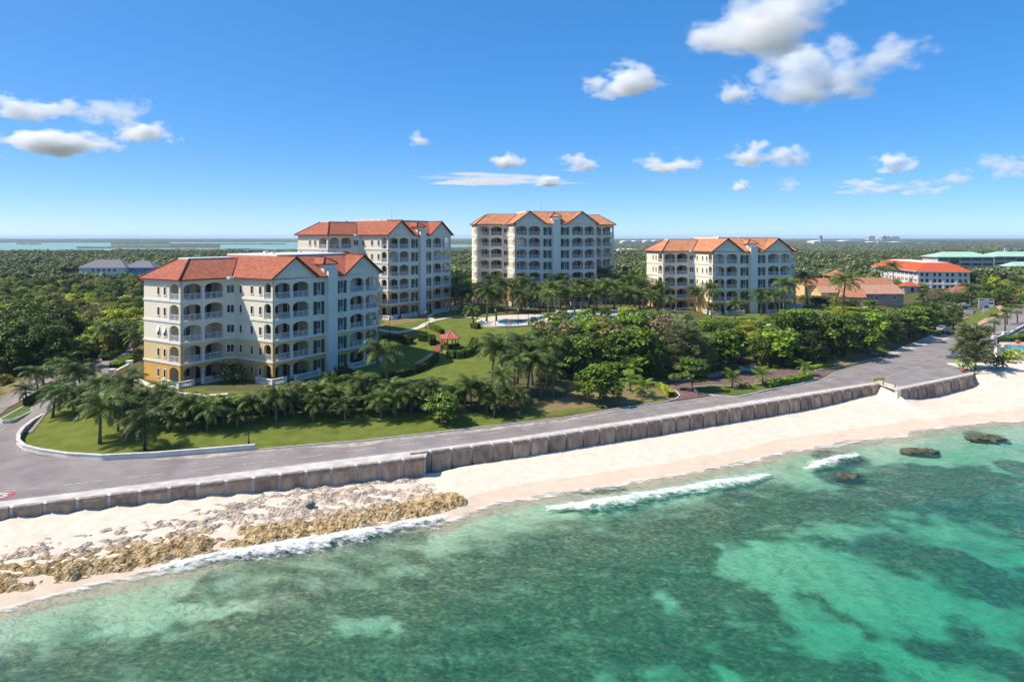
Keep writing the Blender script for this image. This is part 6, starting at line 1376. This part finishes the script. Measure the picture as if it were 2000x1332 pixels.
# white hotel
K = Vector((189.5,319)); hv = Vector((.984,-.16)).normalized(); zb = -1.0
h_ = tag(empty('hotel', (K.x,K.y,zb), math.atan2(hv.y,hv.x)), 'white three-storey hotel with bright orange-red hipped roof', 'building')
Wh, Dh, Hh = 22.0, 57.0, 8.6
MB().box(.3,Wh,.3,Dh,-2,Hh).build('wall', M_hotelw, h_)
for f in range(3):
    z = f*2.85; MB().box(-.05,Wh+.1,-.08,.299,z+2.45,z+2.85).build('floor_band', M_hotelw, h_)
    for b in range(4):
        x0 = .3+b*5.45
        MB().box(x0-.25,x0+.25,-.05,.298,z-.4*(f==0),z+2.45).build('pier', M_hotelw, h_)
        for wx in (1.7,3.9):
            o = link('window', cached('hw', lambda: window_mesh(1.15,1.55,.12)), h_, (x0+wx,.29,z+.55)); link('pane', cached('hp', lambda: pane_mesh(1.15,1.55)), o)
    for b in range(11):
        y = 2.0+b*5.0
        for j in range(3):
            o = link('window', cached('hw2', lambda: window_mesh(.7,1.4,.1)), h_, (.29,y+j*1.25,z+.65)); o.rotation_euler=(0,0,-math.pi/2); link('pane', cached('hp2', lambda: pane_mesh(.7,1.4)), o)
MB().box(Wh-.25,Wh+.25,-.05,.298,-.5,Hh-.2).build('pier', M_hotelw, h_)
r_ = hiproof(h_, 0,Wh,0,Dh,Hh+.1,3.6,M_orange,6.5,M_hotelw,1.0); MB().box(6.2,Wh-6.2,6.2,Dh-6.2,Hh+3.6,Hh+3.95).build('flat_roof', M_deck, r_)
# hotel gatehouses
for i,(px,py,w,lab) in enumerate([(1782,571,7.0,'cream gatehouse with red hipped roof before the hotel'),(1765,559,5.5,'small cream lodge with red roof left of the hotel gatehouse')]):
    p = at(px,py,-.9); e = tag(empty('gatehouse', p), lab, 'building'); MB().box(-w/2,w/2,0,4.5,-1,2.8).build('wall', M_offw, e); hiproof(e,-w/2,w/2,0,4.5,2.85,1.5,M_orange); MB().box(-.6,.6,-.03,-.002,0,2.1).build('door', M_glass, e)
p = at(1888,580,-1.2); e = tag(empty('pavilion', p), 'low pavilion with faded red hipped roof behind the parked cars', 'building'); MB().box(-5.5,5.5,0,7,-1,1.9).build('wall', M_mauve, e); hiproof(e,-5.5,5.5,0,7,1.95,2.2,tilemat('faded_red_tile',(0.44,0.17,0.12),(0.38,0.14,0.10),(0.3,0.10,0.08)))
# green-roofed offices
def office(label, px0, px1, D, ph=0):
    x0, x1 = atD(px0,D).x, atD(px1,D).x; w = x1-x0; e = tag(empty('office_building', (x0,D,-1.0)), label, 'building', 'green-roofed offices'); MB().box(0,w,.3,18,-1,10.6).build('wall', M_offw, e)
    for f in range(3):
        z = f*3.5; n_ = max(2,int(w/7))
        for b in range(n_):
            a = w*b/n_
            if b == 1+ph: 
                if f == 0: o = MB().box(a+.8,a+w/n_-.8,.05,.299,.5,9.6).build('tall_window', nmat('teal_glass',(0.015,0.10,0.11),(0.01,0.07,0.08),rough=.1), e)
                continue
            o = MB().box(a+.35,a+w/n_-.35,.20,.299,z+1.35,z+2.75).build('window', M_glass, e); MB().box(a+.35,a+w/n_-.35,.0,.199,z+.5,z+1.3).build('parapet', nmat('pinkish_panel',(0.42,0.37,0.37),(0.36,0.32,0.32)), e)
        for b in range(n_+1): MB().box(w*b/n_-.3,w*b/n_+.3,-.2,.198,z-.8*(f==0),z+3.49).build('column', M_offw, e)
    hiproof(e,0,w,0,18,10.7,3.4,M_grn,None,M_offw,1.2); return e
of1 = office('pale office building with mint green hipped roof behind the hotel', 1832, 1940, 480); of2 = office('second mint green roofed office at the right edge', 1942, 2090, 492, 1)
for i in range(4): MB().tube([(14+(i//2)*7+(i%2)*1.4,9,13.6),(14+(i//2)*7+(i%2)*1.4,9,17.5)],.45,8).build('flue', M_hotelw, of2)
MB().box(12.5,24,8,10,17.6,18.2).build('flue_frame', nmat('grey_metal',(0.3,0.3,0.31),(0.22,0.22,0.23)), of2)
p = atD(1975,430,-1.0); e = tag(empty('office_annexe', p), 'low mint green roofed annexe in front of the second office', 'building'); MB().box(0,26,0,9,-1,6.2).build('wall', M_offw, e); hiproof(e,0,26,0,9,6.3,2.6,M_grn,None,M_offw,1.0)
for k_ in range(4): MB().box(2+k_*6,6+k_*6,-.05,-.003,2.0,4.5).build('window', M_glass, e)
# low terracotta houses
def lowhouse(label, px, py, w, d, h, H, mat, wall, rz=0, hip=False, z=None, wins=2):
    f = gp(px,py) if z is None else at(px,py,z); e = tag(empty('low_house', f, rz), label, 'house', 'low terracotta-roofed houses'); MB().box(-w/2,w/2,0,d,-1.5,h).build('wall', wall, e)
    (hiproof(e,-w/2,w/2,0,d,h+.05,H,mat,None,M_terra if False else wall,.5) if hip else gableroof(e,-w/2,w/2,0,d,h,H,mat,wall))
    for i in range(wins):
        x = -w/2+w*(i+.5)/wins; o = link('window', cached('lw', lambda: window_mesh(1.0,1.1,.12)), e, (x,-.004,1.0)); link('pane', cached('lp', lambda: pane_mesh(1.0,1.1)), o)
    return e
lowhouse('long house with pink clay roof nearest the hotel', 1712, 590, 20, 10, 3.2, 2.6, M_pinkt, M_mauve, .05, False, 0.2, 3)
lowhouse('long house with orange roof behind the pink-roofed one', 1700, 572, 20, 9, 3.4, 2.6, M_terra, M_yw, .05, False, 0.4, 3)
lowhouse('small warm yellow gabled house facing the wood', 1668, 600, 6.5, 7, 3.6, 2.3, M_terra, M_yw, -.25, False, 0.3, 1)
lowhouse('yellow house with terracotta roof right of the orange-roofed block', 1598, 574, 11, 8, 3.6, 2.4, M_terra, M_yw, .05, False, 1.0, 2)
lowhouse('small house with pale pink roof among palms', 1622, 584, 7, 7, 2.6, 2.0, M_pinkt, M_yw, .1, False, 0.8, 1)
lowhouse('square house with tall pyramid roof behind the low houses', 1652, 556, 10, 10, 3.0, 4.2, M_terra, M_yw, .6, True, 0.2, 2)
lowhouse('far small house with red-brown roof left of the hotel', 1690, 548, 11, 7, 3.0, 1.8, M_terra, M_pier, 0, True, -.4, 2)
# blue house on the left
e = tag(empty('blue_house', (atD(155,446).x,446,0.0)), 'blue boarded house with grey hipped roofs beyond the scrub', 'house')
MB().box(0,30,0,14,-2,3.6).build('wall', M_pier, e); hiproof(e,0,30,0,14,3.65,5.0,M_grey,None,M_white,.8)
MB().box(27,46,4,16,-2,3.6).build('blue_wing', M_blue, e); hiproof(e,27,46,4,16,3.62,4.2,M_grey,None,M_white,.8,'wing_roof')
for x in (9,12.5,16,19.5,23): o = link('window', cached('bw', lambda: window_mesh(1.6,1.5,.15,2)), e, (x,-.004,1.2)); link('pane', cached('bp', lambda: pane_mesh(1.6,1.5)), o)
for x in (33,36.5,41): o = link('window', CACHE['bw'], e, (x,3.996,1.2)); link('pane', CACHE['bp'], o)
# far airfield: control tower, radar dome, terminal roofs, pale distant blocks
def fbox(name, label, px0, px1, py0, D, z0, mat, dep=30, cat='building', roof=None):
    x0, x1 = atD(px0,D).x, atD(px1,D).x; top = CAMZ-(py0-HY)/F*D; e = tag(empty(name, ((x0+x1)/2,D,z0)), label, cat); w = (x1-x0)/2; k = 10; pts = []
    MB().box(-w,w,0,dep,-1,(top-z0)*.72).build('wall', mat, e); mb = MB()
    for i in range(k):
        a0,a1 = -w+2*w*i/k,-w+2*w*(i+1)/k; hh = (top-z0); c0,c1 = hh*(.72+.28*abs(math.sin(i*math.pi/ (k/2)))),hh*(.72+.28*abs(math.sin((i+1)*math.pi/(k/2)))); mb.quad((a0,-2,c0),(a1,-2,c1),(a1,dep,c1),(a0,dep,c0)); mb.quad((a0,-2,hh*.7),(a1,-2,hh*.7),(a1,-2,c1),(a0,-2,c0))
    mb.build('roof', roof or M_deck, e); return e
M_farw = nmat('far_white',(0.72,0.72,0.72),(0.6,0.6,0.6),scale=.02)
for px0,px1,py,lab in ((1590,1690,469.5,'long white wavy terminal roof beside the control tower'),(1692,1790,472,'long low white terminal roof right of the radar dome'),(1795,1855,474,'far pale hangar roof toward the right edge'),(1215,1255,470,'far white shed left of the orange-roofed block'),(1258,1292,469.5,'far white shed touching the orange roof'),(1215,1250,487,'low white roof among trees left of the orange-roofed block')):
    D = 2400 if py < 480 else 1000; fbox('far_shed', lab, px0, px1, py, D, -1.2, M_farw, 60)
ct = tag(empty('control_tower', (atD(1603,2380).x,2380,-1.2)), 'slim pale control tower above the far wood', 'tower'); MB().box(-4,4,-4,4,0,25).build('shaft', nmat('tower_pink',(0.55,0.45,0.40),(0.5,0.4,0.36)), ct); MB().prism(hexp(6,8),25,27).prism(hexp(4.6,8),27.002,31).build('cab', nmat('cab_grey',(0.25,0.25,0.27),(0.2,0.2,0.22)), ct); MB().prism(hexp(5.2,8),31.002,31.8).build('cab_roof', M_farw, ct)
rd_ = tag(empty('radar_dome', (atD(1714,2390).x,2390,-1.2)), 'white radar dome on a mast above the far wood', 'tower'); MB().tube([(0,0,0),(0,0,16)],2.2,8).build('mast', M_farw, rd_); MB().tube([(0,0,16),(0,0,17.5),(0,0,20),(0,0,22.5),(0,0,24)],[1.5,3.4,4.2,3.2,.6],12).build('dome', M_farw, rd_, smooth_=True)
for i,(a,b,y) in enumerate(((1697,1709,461.5),(1722,1731,462),(1732,1740,461.8),(1742,1757,462.5),(1727,1730,460))):
    x0,x1 = atD(a,5200).x, atD(b,5200).x; top = CAMZ-(y-HY)/F*5200; e = tag(empty('distant_tower_block', (x0,5200,-1.2)), 'pale distant tower block on the horizon, %s from the left' % ['first','second','fourth','fifth','third'][i], 'building', 'distant blocks on the horizon'); MB().box(0,x1-x0,0,60,0,top+1.2).build('wall', nmat('distant_block',(0.45,0.46,0.50),(0.38,0.39,0.43),scale=.01), e); MB().box((x1-x0)*.2,(x1-x0)*.8,10,50,top+1.202,top+5).build('roof_house', M_farw, e)

# ------------------------------------------------------------------ clouds
def cloudmat(name, dens):
    m = bpy.data.materials.new(name); m.use_nodes = True; n, l = nodes_of(m); n.remove(n['Principled BSDF']); out = n['Material Output']
    tc = n.new('ShaderNodeTexCoord'); oi = n.new('ShaderNodeObjectInfo')
    ad = n.new('ShaderNodeVectorMath'); ad.operation = 'ADD'; l.new(tc.outputs['Object'], ad.inputs[0])
    sc_ = n.new('ShaderNodeVectorMath'); sc_.operation = 'SCALE'; sc_.inputs[0].default_value = (37,17,29); l.new(oi.outputs['Random'], sc_.inputs['Scale']); l.new(sc_.outputs[0], ad.inputs[1])
    no = n.new('ShaderNodeTexNoise'); no.inputs['Scale'].default_value = 1.5; no.inputs['Detail'].default_value = 6; no.inputs['Roughness'].default_value = .62; l.new(ad.outputs[0], no.inputs['Vector'])
    ln = n.new('ShaderNodeVectorMath'); ln.operation = 'LENGTH'; l.new(tc.outputs['Object'], ln.inputs[0])
    sx = n.new('ShaderNodeSeparateXYZ'); l.new(tc.outputs['Object'], sx.inputs[0])
    # density = noise*k + 1 - r - flat base
    a = n.new('ShaderNodeMath'); a.operation = 'MULTIPLY_ADD'; l.new(no.outputs['Fac'], a.inputs[0]); a.inputs[1].default_value = 2.9; a.inputs[2].default_value = -0.95
    b = n.new('ShaderNodeMath'); b.operation = 'SUBTRACT'; l.new(a.outputs[0], b.inputs[0]); l.new(ln.outputs['Value'], b.inputs[1])
    bz = n.new('ShaderNodeMapRange'); l.new(sx.outputs[2], bz.inputs[0]); bz.inputs['From Min'].default_value = -.75; bz.inputs['From Max'].default_value = -.35; bz.inputs['To Min'].default_value = -.6; bz.inputs['To Max'].default_value = 0
    c = n.new('ShaderNodeMath'); c.operation = 'ADD'; l.new(b.outputs[0], c.inputs[0]); l.new(bz.outputs[0], c.inputs[1])
    mr = n.new('ShaderNodeMapRange'); mr.inputs['From Min'].default_value = 0; mr.inputs['From Max'].default_value = .45; mr.inputs['To Min'].default_value = 0; mr.inputs['To Max'].default_value = dens; l.new(c.outputs[0], mr.inputs[0])
    vs_ = n.new('ShaderNodeVolumeScatter'); vs_.inputs['Color'].default_value = (.99,.99,.99,1); vs_.inputs['Anisotropy'].default_value = 0.0; l.new(mr.outputs[0], vs_.inputs['Density']); l.new(vs_.outputs[0], out.inputs['Volume']); return m
CM = {}
import bmesh
bm_ = bmesh.new(); bmesh.ops.create_icosphere(bm_, subdivisions=2, radius=1.0); 
CL = [(1500,58,150,82,1,'largest white cumulus at the top of the sky'),(1585,160,125,82,1,'big round cumulus below the largest one'),(1447,184,40,36,.8,'small puff touching the big round cumulus'),(1212,165,82,42,.9,'lone white cloud left of the big cumulus pair'),(1470,305,62,38,.9,'round cloud above the right-hand orange roof, left half'),(1540,311,45,30,.7,'round cloud above the right-hand orange roof, right half'),(1300,319,62,28,.8,'flat puff above the tallest roof to its right'),(990,318,32,23,.9,'small puff directly above the tallest block'),(1130,323,44,22,.7,'thin puff right of the small one above the tallest block'),(1745,322,50,29,.9,'round puff right of the twin cloud'),(1960,326,52,38,.5,'grey ragged cloud at the right edge'),(1752,114,80,42,.3,'faint grey veil right of the big cumulus'),(108,286,110,40,1,'large low cloud at the left'),(292,261,60,32,1,'compact bright cloud right of the large left one'),(45,216,80,36,.7,'soft cloud at the left edge'),(215,222,70,42,.45,'ragged thin cloud between the left ones'),(140,212,55,30,.6,'wispy cloud above the large left one'),(1070,356,36,14,.9,'tiny white cloud low above the tallest roof'),(1445,363,22,16,.8,'tiny puff under the twin cloud'),(1690,369,70,18,.3,'grey streak of cloud low on the right'),(1540,365,32,18,.25,'faint grey puff low beside the tiny one'),(1800,371,50,18,.3,'second grey streak low on the right'),(820,275,26,18,.4,'faint wisp above the second block'),(1860,350,40,20,.25,'faint grey rag between the right-hand clouds'),(950,354,170,6,.22,'long thin faint streak low over the tallest block')]
me_c = bpy.data.meshes.new('cloud'); bm_.to_mesh(me_c); bm_.free()
for (x,y,rx,ry,k,lab) in CL:
    D = 650*F/(HY-(y+ry*.7)); s = D/F; dens = round(k*8/(min(rx,ry)*s*2),6)
    mt = cloudmat('cloud_vapour', dens); me = me_c.copy(); me.materials.append(mt)
    o = link('cloud', me, None, ((x-CX)*s, D, CAMZ+(HY-y)*s)); o.scale = (rx*s*1.3, rx*s*1.05, ry*s*1.3); tag(o, lab, 'cloud', 'clouds'); o['kind'] = 'thing'

# ------------------------------------------------------------------ air
hz = MB().box(-14000,14000,-400,12600,-17.5,44)
mh = bpy.data.materials.new('haze_air'); mh.use_nodes = True; n, l = nodes_of(mh); n.remove(n['Principled BSDF']); pv = n.new('ShaderNodeVolumePrincipled'); pv.inputs['Color'].default_value = (0.62,0.78,1.0,1); pv.inputs['Density'].default_value = 0.00008; pv.inputs['Anisotropy'].default_value = 0.0
l.new(pv.outputs[0], n['Material Output'].inputs['Volume'])
tag(hz.build('haze', mh), 'thin sea haze over the whole coast', 'haze', kind='stuff')
